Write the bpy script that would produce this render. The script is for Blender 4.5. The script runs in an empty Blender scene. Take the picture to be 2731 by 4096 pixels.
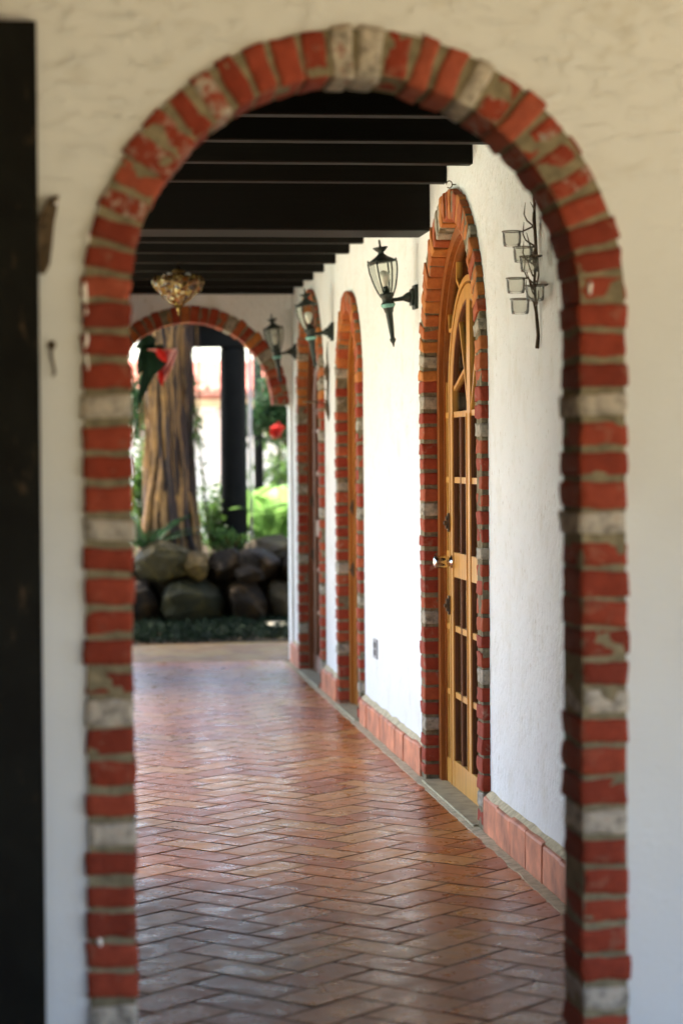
import bpy, bmesh, math, random
from mathutils import Vector, Matrix, noise
R = random.Random(7)
sc = bpy.context.scene
col = sc.collection
PI = math.pi

# ------------------------------------------------------------------ helpers
def V(*a): return Vector(a)
def link(o): col.objects.link(o); return o
def props(o, label=None, cat=None, group=None, kind=None):
    for k, v in (('label', label), ('category', cat), ('group', group), ('kind', kind)):
        if v: o[k] = v
    return o
def obj(name, bm, mat, parent=None, smooth=False, loc=None):
    me = bpy.data.meshes.new(name)
    bmesh.ops.recalc_face_normals(bm, faces=bm.faces)
    if loc is not None:
        bmesh.ops.translate(bm, verts=bm.verts, vec=-Vector(loc))
    bm.to_mesh(me); bm.free()
    for m in (mat if isinstance(mat, (list, tuple)) else [mat]): me.materials.append(m)
    if smooth:
        for p in me.polygons: p.use_smooth = True
    o = link(bpy.data.objects.new(name, me))
    if loc is not None: o.location = loc
    if parent is not None:
        o.parent = parent
        if loc is not None: o.location = Vector(loc) - parent.location
        elif parent.location.length > 0: o.matrix_parent_inverse = Matrix.Translation(-parent.location)
    return o
def empty(name, loc, label, cat, group=None):
    o = link(bpy.data.objects.new(name, None)); o.location = loc; o.empty_display_size = .1
    return props(o, label, cat, group)
def box(bm, a, b, bev=0, M=None):
    a = Vector(a); b = Vector(b)
    r = bmesh.ops.create_cube(bm, size=1)
    vs = r['verts']; s = b - a; c = (a + b) / 2
    for v in vs: v.co = Vector((v.co.x * s.x, v.co.y * s.y, v.co.z * s.z)) + c
    if bev:
        es = list({e for v in vs for e in v.link_edges})
        q = bmesh.ops.bevel(bm, geom=es, offset=bev, segments=2, affect='EDGES', profile=.6)
        vs = list({v for f in q['faces'] for v in f.verts} | {v for v in vs if v.is_valid})
    if M is not None:
        for v in vs: v.co = M @ v.co
    return vs
def tube(bm, pts, rad, n=8, cap=True):
    pts = [Vector(p) for p in pts]
    rs = rad if isinstance(rad, (list, tuple)) else [rad] * len(pts)
    rings = []; prev = None
    for i, p in enumerate(pts):
        t = (pts[min(i + 1, len(pts) - 1)] - pts[max(i - 1, 0)])
        if t.length < 1e-9: t = V(0, 0, 1)
        t.normalize()
        if prev is None:
            a = V(0, 0, 1) if abs(t.z) < .9 else V(1, 0, 0)
            u = t.cross(a).normalized()
        else:
            u = (prev - t * prev.dot(t)).normalized()
        prev = u; w = t.cross(u)
        rings.append([bm.verts.new(p + (u * math.cos(2 * PI * k / n) + w * math.sin(2 * PI * k / n)) * rs[i]) for k in range(n)])
    for a, b in zip(rings, rings[1:]):
        for k in range(n): bm.faces.new((a[k], a[(k + 1) % n], b[(k + 1) % n], b[k]))
    if cap:
        bm.faces.new(rings[0][::-1]); bm.faces.new(rings[-1])
    return rings
def lathe(bm, prof, c=(0, 0, 0), n=24, M=None, closed=False):
    rings = []
    for r, z in prof:
        ring = []
        for k in range(n):
            p = V(r * math.cos(2 * PI * k / n), r * math.sin(2 * PI * k / n), z) + Vector(c)
            ring.append(bm.verts.new(M @ p if M is not None else p))
        rings.append(ring)
    for a, b in zip(rings, rings[1:]):
        for k in range(n): bm.faces.new((a[k], a[(k + 1) % n], b[(k + 1) % n], b[k]))
    if not closed:
        bm.faces.new(rings[0][::-1]); bm.faces.new(rings[-1])
    return rings
def poly_extrude(bm, pts, d):
    """pts: list of Vectors (planar), d: extrusion Vector"""
    a = [bm.verts.new(p) for p in pts]; b = [bm.verts.new(Vector(p) + Vector(d)) for p in pts]
    f1 = bm.faces.new(a); f2 = bm.faces.new(b[::-1])
    n = len(pts)
    for i in range(n): bm.faces.new((a[i], b[i], b[(i + 1) % n], a[(i + 1) % n]))
    f1.normal_update(); f2.normal_update()
    bmesh.ops.triangulate(bm, faces=[f1, f2])

# ------------------------------------------------------------------ materials
def mat(name):
    m = bpy.data.materials.new(name); m.use_nodes = True
    nt = m.node_tree; b = nt.nodes['Principled BSDF']
    return m, nt, b
def N(nt, t, **kw):
    n = nt.nodes.new(t)
    for k, v in kw.items():
        if k.startswith('_'): setattr(n, k[1:], v)
        else: n.inputs[k.replace('~', ' ')].default_value = v
    return n
def L(nt, a, b): nt.links.new(a, b)
def coords(nt, scale=(1, 1, 1), kind='Object'):
    tc = N(nt, 'ShaderNodeTexCoord'); mp = N(nt, 'ShaderNodeMapping'); mp.inputs['Scale'].default_value = scale
    L(nt, tc.outputs[kind], mp.inputs['Vector']); return mp.outputs[0]
def noisen(nt, vec, scale, detail=4, rough=.55, dist=0):
    n = N(nt, 'ShaderNodeTexNoise', Scale=scale, Detail=detail, Roughness=rough, Distortion=dist)
    L(nt, vec, n.inputs['Vector']); return n.outputs['Fac']
def ramp(nt, fac, stops):
    r = N(nt, 'ShaderNodeValToRGB'); e = r.color_ramp.elements
    while len(e) < len(stops): e.new(.5)
    for x, (p, c) in zip(e, stops):
        x.position = p; x.color = (c, c, c, 1) if isinstance(c, (int, float)) else (*c, 1)
    L(nt, fac, r.inputs['Fac']); return r.outputs['Color']
def mix(nt, fac, a, b, mode='MIX'):
    m = N(nt, 'ShaderNodeMix', _data_type='RGBA', _blend_type=mode)
    for s, v in ((0, fac), (6, a), (7, b)):
        if isinstance(v, (int, float)): m.inputs[s].default_value = v
        elif isinstance(v, tuple): m.inputs[s].default_value = (*v, 1)
        else: L(nt, v, m.inputs[s])
    return m.outputs[2]
def math_(nt, op, a, b=0.):
    m = N(nt, 'ShaderNodeMath', _operation=op)
    for s, v in ((0, a), (1, b)):
        if isinstance(v, (int, float)): m.inputs[s].default_value = v
        else: L(nt, v, m.inputs[s])
    return m.outputs[0]
def bump(nt, b, h, strength=.5, dist=.01, prev=None):
    n = N(nt, 'ShaderNodeBump', Strength=strength, Distance=dist)
    L(nt, h, n.inputs['Height'])
    if prev is not None: L(nt, prev, n.inputs['Normal'])
    L(nt, n.outputs[0], b.inputs['Normal']); return n.outputs[0]
def simple(name, c, rough=.6, metal=0, var=.25, scale=20, bs=.3, bd=.003, spec=.5):
    m, nt, b = mat(name)
    v = coords(nt); f = noisen(nt, v, scale, 5)
    lo = tuple(x * (1 - var) for x in c); hi = tuple(min(1, x * (1 + var)) for x in c)
    L(nt, ramp(nt, f, [(.3, lo), (.7, hi)]), b.inputs['Base Color'])
    b.inputs['Roughness'].default_value = rough; b.inputs['Metallic'].default_value = metal
    b.inputs['Specular IOR Level'].default_value = spec
    if bs: bump(nt, b, noisen(nt, v, scale * 3, 5), bs, bd)
    return m

def plaster(name, c, mode):
    m, nt, b = mat(name)
    v = coords(nt)
    big = noisen(nt, v, .9, 4, .6)
    colr = mix(nt, ramp(nt, big, [(.35, 0), (.7, 1)]), tuple(x * .95 for x in c), c)
    if mode == 'corridor':
        vs = coords(nt, (6, 6, 3.6))
        pit = noisen(nt, vs, 7, 4, .6, .3)
        pm = ramp(nt, pit, [(.62, 0), (.70, 1)])
        dirt = noisen(nt, coords(nt, (2, 2, 1.6)), 3.2, 5, .6)
        colr = mix(nt, ramp(nt, dirt, [(.52, 0), (.8, .5)]), colr, tuple(x * y for x, y in zip(c, (.74, .70, .58))))
        colr = mix(nt, math_(nt, 'MULTIPLY', pm, .5), colr, (.42, .37, .25))
        n1 = bump(nt, b, pit, .9, .016)
        n2 = bump(nt, b, noisen(nt, v, 75, 6, .65), .55, .005, n1)
        bump(nt, b, noisen(nt, v, 3.3, 3), .5, .035, n2)
    else:
        vs = coords(nt, (1, 1, 2.2))
        tr = noisen(nt, vs, 13, 5, .6, .5)
        zsep = N(nt, 'ShaderNodeSeparateXYZ'); L(nt, v, zsep.inputs[0])
        up = ramp(nt, math_(nt, 'MULTIPLY', zsep.outputs[2], .33), [(.66, .15), (.80, 1)])   # trowelled coat is rougher high on the wall
        h = math_(nt, 'MULTIPLY', ramp(nt, tr, [(.50, 0), (.68, 1)]), up)
        dr = noisen(nt, coords(nt, (1.5, 1, 3)), 4, 6, .65, .5)
        colr = mix(nt, math_(nt, 'MULTIPLY', ramp(nt, dr, [(.56, 0), (.72, .30)]), up), colr, (.36, .31, .19))
        n1 = bump(nt, b, h, .6, .007)
        n2 = bump(nt, b, noisen(nt, v, 60, 5, .6), .25, .004, n1)
        bump(nt, b, noisen(nt, v, 2.6, 2), .5, .03, n2)
    L(nt, colr, b.inputs['Base Color'])
    b.inputs['Roughness'].default_value = .85; b.inputs['Specular IOR Level'].default_value = .25
    return m

def ramp_col(nt, n1, grey):
    return ramp(nt, n1, [(.32, tuple(x * .35 for x in grey)), (.47, tuple(x * .85 for x in grey)), (.6, tuple(x * 1.15 for x in grey)), (.72, (.34, .20, .13))])
def brick_mat(name, reds, grey, smear=.5, rough=.8, sat=1):
    m, nt, b = mat(name)
    v = coords(nt)
    at = N(nt, 'ShaderNodeAttribute', _attribute_name='tone')
    rn = N(nt, 'ShaderNodeAttribute', _attribute_name='rnd')
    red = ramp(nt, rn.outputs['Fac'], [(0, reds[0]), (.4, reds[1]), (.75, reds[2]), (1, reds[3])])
    n1 = noisen(nt, v, 28, 6, .65)
    red = mix(nt, ramp(nt, n1, [(.35, 0), (.75, .55)]), red, tuple(x * .55 for x in reds[0]))
    n2 = noisen(nt, v, 17, 5, .6, .6)
    red = mix(nt, ramp(nt, n2, [(.58, 0), (.74, smear)]), red, (.31, .22, .15))
    gr = ramp_col(nt, n1, grey)
    n3 = noisen(nt, v, 40, 4, .6)
    t = math_(nt, 'ADD', at.outputs['Fac'], math_(nt, 'MULTIPLY', math_(nt, 'SUBTRACT', n3, .5), .9))
    c = mix(nt, ramp(nt, t, [(.42, 0), (.58, 1)]), red, gr)
    L(nt, c, b.inputs['Base Color'])
    b.inputs['Roughness'].default_value = rough; b.inputs['Specular IOR Level'].default_value = .3
    nn = bump(nt, b, noisen(nt, v, 55, 6, .7), .7, .006)
    bump(nt, b, noisen(nt, v, 220, 3), .3, .002, nn)
    return m

def floor_mat(name, cols, rlo, rhi, grime):
    m, nt, b = mat(name)
    v = coords(nt)
    rn = N(nt, 'ShaderNodeAttribute', _attribute_name='rnd')
    base = ramp(nt, rn.outputs['Fac'], [(0, cols[0]), (.35, cols[1]), (.7, cols[2]), (1, cols[3])])
    n1 = noisen(nt, v, 14, 6, .65)
    base = mix(nt, ramp(nt, n1, [(.4, 0), (.72, .6)]), base, grime)
    n2 = noisen(nt, v, 1.3, 4, .6)
    base = mix(nt, ramp(nt, n2, [(.45, 0), (.75, .38)]), base, tuple(x * .62 for x in cols[1]))
    n4 = noisen(nt, v, 45, 4, .7)
    base = mix(nt, ramp(nt, n4, [(.63, 0), (.75, .45)]), base, (.46, .30, .18))
    L(nt, base, b.inputs['Base Color'])
    r = noisen(nt, v, 9, 5, .6)
    rr = N(nt, 'ShaderNodeMapRange'); L(nt, r, rr.inputs[0])
    rr.inputs[1].default_value = .3; rr.inputs[2].default_value = .7
    rr.inputs[3].default_value = rlo; rr.inputs[4].default_value = rhi
    L(nt, rr.outputs[0], b.inputs['Roughness'])
    nn = bump(nt, b, noisen(nt, v, 26, 4, .6), .12, .003)
    bump(nt, b, noisen(nt, v, 120, 4, .6), .2, .002, nn)
    return m

def wood(name, c, dark, rough=.35, axis=2):
    m, nt, b = mat(name)
    s = [14, 14, 14]; s[axis] = 1.2
    v = coords(nt, tuple(s))
    g = noisen(nt, v, 3, 6, .65, .5)
    big = noisen(nt, coords(nt), 2.3, 3)
    cc = mix(nt, ramp(nt, g, [(.3, 0), (.72, 1)]), dark, c)
    cc = mix(nt, ramp(nt, big, [(.35, 0), (.75, .5)]), cc, tuple(x * .8 for x in c))
    L(nt, cc, b.inputs['Base Color']); b.inputs['Roughness'].default_value = rough
    bump(nt, b, g, .2, .002)
    return m

M = {}
M['plaster_front'] = plaster('plaster_front', (.67, .70, .71), 'front')
M['plaster_hall'] = plaster('plaster_hall', (.80, .81, .79), 'corridor')
M['brick'] = brick_mat('brick_red', [(.19, .028, .013), (.27, .040, .017), (.32, .056, .026), (.37, .090, .048)], (.42, .38, .32), .5)
M['brick_hall'] = brick_mat('brick_hall', [(.26, .034, .013), (.31, .048, .018), (.38, .085, .028), (.54, .21, .045)], (.34, .30, .23), .6)  # last tone is ochre-orange: warm light on the arches put into colour
M['mortar'] = simple('mortar', (.21, .18, .115), .95, 0, .35, 30, .8, .01, .2)
M['mortar_hall'] = simple('mortar_hall', (.19, .16, .10), .95, 0, .4, 30, .9, .012, .2)
M['joint'] = simple('floor_joint', (.15, .07, .03), .85, 0, .5, 30, .6, .006, .3)
M['grout'] = simple('grout_pale', (.52, .43, .27), .9, 0, .3, 26, .6, .006, .3)
M['tile'] = floor_mat('terracotta_tile', [(.36, .080, .012), (.52, .145, .022), (.58, .20, .038), (.62, .28, .07)], .20, .42, (.24, .065, .012))
M['paving'] = floor_mat('garden_paving', [(.15, .065, .012), (.23, .11, .02), (.25, .14, .025), (.21, .14, .03)], .45, .65, (.08, .04, .01))
M['paving'].node_tree.nodes['Principled BSDF'].inputs['Specular IOR Level'].default_value = .12
M['skirt'] = simple('skirting_tile', (.52, .185, .09), .6, 0, .38, 9, .4, .004, .4)
M['threshold'] = simple('threshold_stone', (.34, .29, .17), .7, 0, .3, 14, .4, .004)
M['black'] = wood('black_beam', (.007, .0062, .0045), (.004, .0036, .0026), .6, 0)
M['black'].node_tree.nodes['Principled BSDF'].inputs['Specular IOR Level'].default_value = .12
M['ceil'] = simple('black_boards', (.004, .004, .0035), .8, 0, .3, 8, .3, .003, .1)
M['door'] = wood('door_wood', (.70, .36, .065), (.32, .12, .018), .3)
M['door_mid'] = wood('door_wood_mid', (.44, .17, .03), (.22, .07, .014), .3)
M['door_frame'] = wood('door_frame_wood', (.36, .115, .022), (.16, .042, .010), .3)
M['door_dark'] = wood('door_wood_dark', (.20, .062, .018), (.09, .025, .008), .35)
M['iron'] = simple('lantern_iron', (.022, .032, .026), .5, .3, .5, 40, .3, .002)
M['verdigris'] = simple('verdigris', (.18, .42, .36), .7, .0, .3, 60, .3, .002)
M['rust'] = simple('rusty_iron', (.09, .062, .034), .7, .4, .5, 60, .6, .003)
M['steel'] = simple('knob_steel', (.62, .60, .57), .18, 1, .08, 10, 0)
M['brass'] = simple('old_brass', (.20, .13, .045), .4, 1, .3, 50, .3, .002)
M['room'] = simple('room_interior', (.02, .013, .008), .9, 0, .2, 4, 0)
M['boulder'] = None

def glass(name, c=(1, 1, 1), rough=.0, ior=1.45):
    m, nt, b = mat(name)
    nt.nodes.remove(b)
    out = nt.nodes['Material Output']
    tr = N(nt, 'ShaderNodeBsdfTransparent'); tr.inputs[0].default_value = (*c, 1)
    gl = N(nt, 'ShaderNodeBsdfGlossy'); gl.inputs['Roughness'].default_value = rough
    fr = N(nt, 'ShaderNodeFresnel'); fr.inputs['IOR'].default_value = ior
    ms = N(nt, 'ShaderNodeMixShader')
    L(nt, fr.outputs[0], ms.inputs[0]); L(nt, tr.outputs[0], ms.inputs[1]); L(nt, gl.outputs[0], ms.inputs[2])
    L(nt, ms.outputs[0], out.inputs[0]); return m
M['glass'] = glass('pane_glass', (.86, .88, .84), .05, 1.12)
M['cup_glass'] = glass('cup_glass', (.985, .985, .97), .02, 1.22)
def cupg():
    m = glass('clear_cup', (.97, .97, .95), .03, 1.25); nt = m.node_tree; out = nt.nodes['Material Output']
    src = out.inputs[0].links[0].from_socket; d = N(nt, 'ShaderNodeBsdfDiffuse'); d.inputs[0].default_value = (.85, .84, .78, 1)
    ms = N(nt, 'ShaderNodeMixShader'); ms.inputs[0].default_value = .05; L(nt, src, ms.inputs[1]); L(nt, d.outputs[0], ms.inputs[2]); L(nt, ms.outputs[0], out.inputs[0]); return m
M['cup_glass'] = cupg()
M['amber'] = glass('amber_glass', (.9, .55, .14), .05, 1.7)
M['amber2'] = glass('pale_glass', (.92, .85, .5), .05, 1.8)
def mosaic():
    m, nt, b = mat('mosaic_glass')
    vo = N(nt, 'ShaderNodeTexVoronoi', Scale=34.); L(nt, coords(nt), vo.inputs['Vector'])
    sp = N(nt, 'ShaderNodeSeparateColor'); L(nt, vo.outputs['Color'], sp.inputs[0])
    cc = ramp(nt, sp.outputs[0], [(0, (.03, .015, .005)), (.3, (.12, .06, .015)), (.55, (.45, .36, .10)), (.72, (.30, .10, .02)), (.85, (.05, .04, .03)), (.95, (.70, .66, .40))])
    L(nt, cc, b.inputs['Base Color']); b.inputs['Roughness'].default_value = .12; b.inputs['Transmission Weight'].default_value = .35
    bump(nt, b, vo.outputs['Distance'], .8, .01); return m
M['mosaic'] = mosaic()
M['bulb'] = simple('bulb_glass', (.85, .85, .8), .15, 0, .03, 5, 0)

def boulder_mat(name, a, b_, c_):
    m, nt, b = mat(name)
    v = coords(nt)
    n1 = noisen(nt, v, 5, 6, .65, .4); n2 = noisen(nt, v, 22, 6, .7)
    cc = ramp(nt, n1, [(.3, tuple(x * .15 * y for x, y in zip(a, (1.35, 1.05, .38)))), (.52, tuple(x * .16 * y for x, y in zip(b_, (1.35, 1.05, .38)))), (.72, tuple(x * .27 * y for x, y in zip(c_, (1.35, 1.05, .38))))])
    cc = mix(nt, ramp(nt, n2, [(.4, 0), (.75, .6)]), cc, tuple(x * .4 for x in a))
    L(nt, cc, b.inputs['Base Color']); b.inputs['Roughness'].default_value = .75
    b.inputs['Specular IOR Level'].default_value = .15; bump(nt, b, n2, .7, .025); return m
M['rock_olive'] = boulder_mat('rock_olive', (.07, .062, .035), (.16, .145, .08), (.26, .22, .11))
M['rock_ochre'] = boulder_mat('rock_ochre', (.14, .10, .045), (.34, .25, .11), (.40, .30, .15))
M['rock_grey'] = boulder_mat('rock_grey', (.05, .055, .04), (.11, .115, .085), (.19, .18, .12))
M['rock_brown'] = boulder_mat('rock_brown', (.030, .022, .016), (.07, .048, .033), (.20, .13, .085))
M['rock_pale'] = boulder_mat('rock_pale', (.10, .085, .08), (.20, .17, .16), (.28, .24, .23))
M['soil'] = simple('soil', (.030, .022, .012), 1, 0, .5, 12, .8, .03, .05)
M['ground'] = simple('ground_mat', (.34, .29, .20), .95, 0, .3, 3, .5, .02)
M['terrace'] = simple('terrace_clay', (.37, .29, .15), .85, 0, .2, 3, .3, .01)
M['courtyard'] = simple('courtyard_stone', (.40, .44, .33), .9, 0, .15, 2, .3, .01)

def leafm(name, c, trans=.35, rough=.45):
    m, nt, b = mat(name)
    b.inputs['Specular IOR Level'].default_value = .15
    rn = N(nt, 'ShaderNodeAttribute', _attribute_name='rnd')
    cc = ramp(nt, rn.outputs['Fac'], [(0, tuple(x * .55 for x in c)), (.6, c), (1, tuple(min(1, x * 1.6) for x in c))])
    L(nt, cc, b.inputs['Base Color']); b.inputs['Roughness'].default_value = rough
    t = N(nt, 'ShaderNodeBsdfTranslucent'); L(nt, cc, t.inputs[0])
    ms = N(nt, 'ShaderNodeMixShader'); ms.inputs[0].default_value = trans
    L(nt, b.outputs[0], ms.inputs[1]); L(nt, t.outputs[0], ms.inputs[2])
    L(nt, ms.outputs[0], nt.nodes['Material Output'].inputs[0]); return m
M['leaf_dark'] = leafm('leaf_dark', (.025, .06, .02))
M['leaf_mid'] = leafm('leaf_mid', (.06, .115, .022), .45)
M['leaf_fern'] = leafm('leaf_fern', (.16, .28, .07), .5)
M['leaf_pot'] = leafm('leaf_pot', (.006, .022, .006), .1, .7)
M['grass'] = leafm('grass_leaf', (.008, .014, .005), .15, .95)

def bark(name):
    m, nt, b = mat(name)
    v = coords(nt, (5, 5, 1.5)); n1 = noisen(nt, v, 2.6, 7, .7, 1.2)
    n2 = noisen(nt, coords(nt), 1.6, 3)
    cc = ramp(nt, n1, [(.34, (.010, .005, .0025)), (.5, (.05, .022, .007)), (.68, (.21, .11, .03))])
    cc = mix(nt, ramp(nt, n2, [(.35, 0), (.7, .5)]), cc, (.10, .055, .02))
    L(nt, cc, b.inputs['Base Color']); b.inputs['Roughness'].default_value = .8
    b.inputs['Specular IOR Level'].default_value = .1; bump(nt, b, n1, .8, .03); return m
M['bark'] = bark('bark')
M['root_gold'] = simple('root_gold', (.20, .095, .022), .8, 0, .5, 9, .6, .01)
M['root_dark'] = simple('root_dark', (.025, .010, .004), .85, 0, .6, 9, .6, .01)
M['red_clay'] = simple('red_clay_pot', (.26, .010, .007), .4, 0, .3, 9, .3, .004)
M['pink_clay'] = simple('pink_clay', (.40, .11, .07), .6, 0, .2, 9, .3, .004)
M['red_petal'] = leafm('red_petal', (.36, .012, .006), .15, .7)
M['roof_tile'] = simple('clay_roof', (.36, .085, .045), .85, 0, .35, 6, .4, .01)
M['white_wall'] = simple('white_wall', (.80, .78, .74), .9, 0, .06, 3, .3, .004)
M['pink_wall'] = simple('pink_rail', (.62, .46, .40), .85, 0, .15, 3, .3, .004)
M['tan_wood'] = simple('tan_wood', (.42, .28, .14), .8, 0, .2, 4, .3, .004)
M['outlet'] = simple('outlet_grey', (.30, .30, .30), .5, 0, .1, 10, 0)
M['outlet_dark'] = simple('outlet_dark', (.04, .04, .04), .5, 0, .1, 10, 0)
M['grey_pipe'] = simple('grey_pipe', (.42, .38, .36), .6, 0, .1, 10, .1, .002)
M['post_dark'] = None
def postdark():
    m, nt, b = mat('dark_painted_wood')
    v = coords(nt); n = noisen(nt, v, 6, 5, .6, .6); w = noisen(nt, coords(nt, (3, 3, 1)), 7, 5, .7)
    cc = mix(nt, ramp(nt, n, [(.4, 0), (.7, 1)]), (.0035, .0036, .003), (.007, .0075, .006))
    cc = mix(nt, ramp(nt, w, [(.60, 0), (.72, .6)]), cc, (.12, .08, .045))
    L(nt, cc, b.inputs['Base Color']); b.inputs['Roughness'].default_value = .6; b.inputs['Specular IOR Level'].default_value = .12
    bump(nt, b, w, .4, .004); return m
M['post_dark'] = postdark()

# ------------------------------------------------------------------ bricks
def block(bm, P, o, e1, e2, e3, tone, rnd, lay, jit=.004, seg=(8, 6, 5)):
    """rounded irregular brick: centre o, half-axes e1,e2,e3 (Vectors in local frame), P maps to world"""
    rl, tl = lay
    off = V(R.uniform(-99, 99), R.uniform(-99, 99), R.uniform(-99, 99))
    def node(u, v, w):
        # rounded corner push
        k = [u, v, w]; m_ = sorted(abs(x) for x in k)
        q = V(*k)
        rr = 1 - .022 * max(0, m_[1] - .93) / .07 - .02 * max(0, m_[0] - .93) / .07
        q = q * rr
        p = o + e1 * q.x + e2 * q.y + e3 * q.z
        p = p + noise.noise_vector((p + off) * 18) * jit + noise.noise_vector((p + off) * 60) * jit * .35
        return P(p)
    cache = {}
    def gp(i, n): return -1. if i == 0 else 1. if i == n else -.93 + 1.86 * (i - 1) / (n - 2)
    n1, n2, n3 = seg
    def vert(i, j, k):
        key = (i, j, k)
        if key not in cache:
            v = bm.verts.new(node(gp(i, n1), gp(j, n2), gp(k, n3)))
            v[rl] = rnd; v[tl] = tone; cache[key] = v
        return cache[key]
    def quad(a, b, c, d): bm.faces.new((vert(*a), vert(*b), vert(*c), vert(*d)))
    for i in range(n1):
        for j in range(n2):
            for k in (0, n3): quad((i, j, k), (i + 1, j, k), (i + 1, j + 1, k), (i, j + 1, k))
    for i in range(n1):
        for k in range(n3):
            for j in (0, n2): quad((i, j, k), (i + 1, j, k), (i + 1, j, k + 1), (i, j, k + 1))
    for j in range(n2):
        for k in range(n3):
            for i in (0, n1): quad((i, j, k), (i, j + 1, k), (i, j + 1, k + 1), (i, j, k + 1))
def layers(bm):
    return (bm.verts.layers.float.new('rnd'), bm.verts.layers.float.new('tone'))

def arch_outline(c, r, spring, base, n=40):
    """points from right base up over to left base, in (u,z)"""
    pts = [(c + r, base)]
    pts += [(c + r * math.cos(PI * i / n), spring + r * math.sin(PI * i / n)) for i in range(n + 1)]
    pts += [(c - r, base)]
    return pts

def brick_arch(P, c, ri, ro, spring, base, d0, d1, pitch, z_ref, jtones, atones, parent, bmat, mmat, jit=.004, joint=.018, jambs=True, arnd=(0, 1)):
    """P maps (u, d, z) local to world; bricks span depth d0..d1"""
    bm = bmesh.new(); lay = layers(bm)
    hw = (ro - ri) / 2; rm = (ro + ri) / 2; hd = (d1 - d0) / 2; dm = (d0 + d1) / 2
    hh = (pitch - joint) / 2
    if jambs:
        k = 0
        z = z_ref
        while z + hh > base + .01:
            if z < spring + .01:
                for s in (-1, 1):
                    t = jtones(k, s)
                    block(bm, P, V(c + s * (rm + R.uniform(-.003, .003)), dm + R.uniform(-.003, .003), z + R.uniform(-.003, .003)),
                          V(hw + R.uniform(-.002, .004), 0, R.uniform(-.002, .002)), V(0, 0, hh + R.uniform(-.004, .004)), V(0, hd, 0), t, R.uniform(0, .75), lay, jit)
            k += 1; z -= pitch
    n = len(atones) if atones else round(PI * rm / pitch)
    for i in range(n):
        a = PI - PI * (i + .5) / n
        t = atones[i] if atones else (1 if R.random() < .1 else R.choice((0, 0, 0, 0, .25)))
        rad = V(math.cos(a), 0, math.sin(a)); tan = V(-math.sin(a), 0, math.cos(a))
        h = (PI * rm / n - joint) / 2
        rot = R.uniform(-.03, .03)
        r2 = (rad + tan * rot).normalized(); t2 = (tan - rad * rot).normalized()
        block(bm, P, V(c, dm + R.uniform(-.004, .004), spring) + rad * (rm + R.uniform(-.003, .003)),
              r2 * (hw + R.uniform(-.003, .005)), t2 * (h + R.uniform(-.004, .005)), V(0, hd, 0), t, R.uniform(*arnd), lay, jit)
    o = obj('brick_surround', bm, bmat, parent, smooth=True)
    # mortar bed
    bm = bmesh.new()
    ins = .004
    A = arch_outline(c, ro - .004, spring, base if jambs else spring, 60); B = arch_outline(c, ri + ins, spring, base if jambs else spring, 60)
    rows = []
    for (u1, z1), (u2, z2) in zip(A, B):
        rows.append([bm.verts.new(P(V(u, d, z))) for (u, z, d) in ((u1, z1, d0 + ins), (u1, z1, d1 - ins), (u2, z2, d1 - ins), (u2, z2, d0 + ins))])
    for a, b in zip(rows, rows[1:]):
        for k in range(4): bm.faces.new((a[k], a[(k + 1) % 4], b[(k + 1) % 4], b[k]))
    bm.faces.new(rows[0]); bm.faces.new(rows[-1])
    bmesh.ops.subdivide_edges(bm, edges=[e for e in bm.edges if e.calc_length() > .3], cuts=12)
    obj('mortar', bm, mmat, parent)
    return o

# ------------------------------------------------------------------ NEAR WALL WITH ARCH (plane y = 5.3)
FY = 5.30; FC = .676; FRI = .52; FRO = .632; FSP = 1.912; FT = .19
arch_wall = empty('arch_wall', (FC, FY, 0), 'whitewashed plaster wall in front with the big brick-edged round arch', 'wall')
bm = bmesh.new()
pts = [V(4.2, FY, 0), V(4.2, FY, 3.1), V(-3.2, FY, 3.1), V(-3.2, FY, 0)]
inner = [V(u, FY, z) for u, z in arch_outline(FC, FRO - .012, FSP, 0, 48)][::-1]
poly_extrude(bm, pts + inner, (0, FT, 0))
obj('plaster', bm, M['plaster_front'], arch_wall)
def jt(k, s): return 1. if (k % 10) in (0, 4) else R.choice((0, 0, 0, .12))
seqmap = {'R': 0, 'M': .42, 'P': .5, 'G': .9, 'g': .62}
seq = 'RRRMRMMRPRRRRgGRRRGMRMRMRRRR'
# courses counted down from the grey one at z = 1.673; three red courses above it reach the springing
def jt2(k, s): return jt(k - 3 + 10, s) if k >= 3 else .05
brick_arch(lambda p: V(p.x, p.y, p.z), FC, FRI, FRO, FSP, 0, FY - .014, FY + FT + .006, .0698, 1.673 + 3 * .0698, jt2,
           [seqmap[x] for x in seq], arch_wall, M['brick'], M['mortar'], .0060, .0145)

bm = bmesh.new()
for x_, za, zb, r_ in ((.052, 1.958, 1.905, .006), (.054, 1.90, 1.86, .0035), (.053, 1.845, 1.80, .005), (.055, 1.80, 1.755, .003), (.060, 2.075, 2.045, .004), (1.222, 1.96, 1.93, .005), (.070, .46, .44, .006)):
    zs = [za, za - (za - zb) * .3, za - (za - zb) * .75, zb]
    tube(bm, [(x_ + .002 * math.sin(z * 90), FY - .0155, z) for z in zs], [r_ * .4, r_, r_ * .8, r_ * .3], 8)
obj('paint_drips', bm, M['white_wall'], arch_wall, smooth=True)

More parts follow.
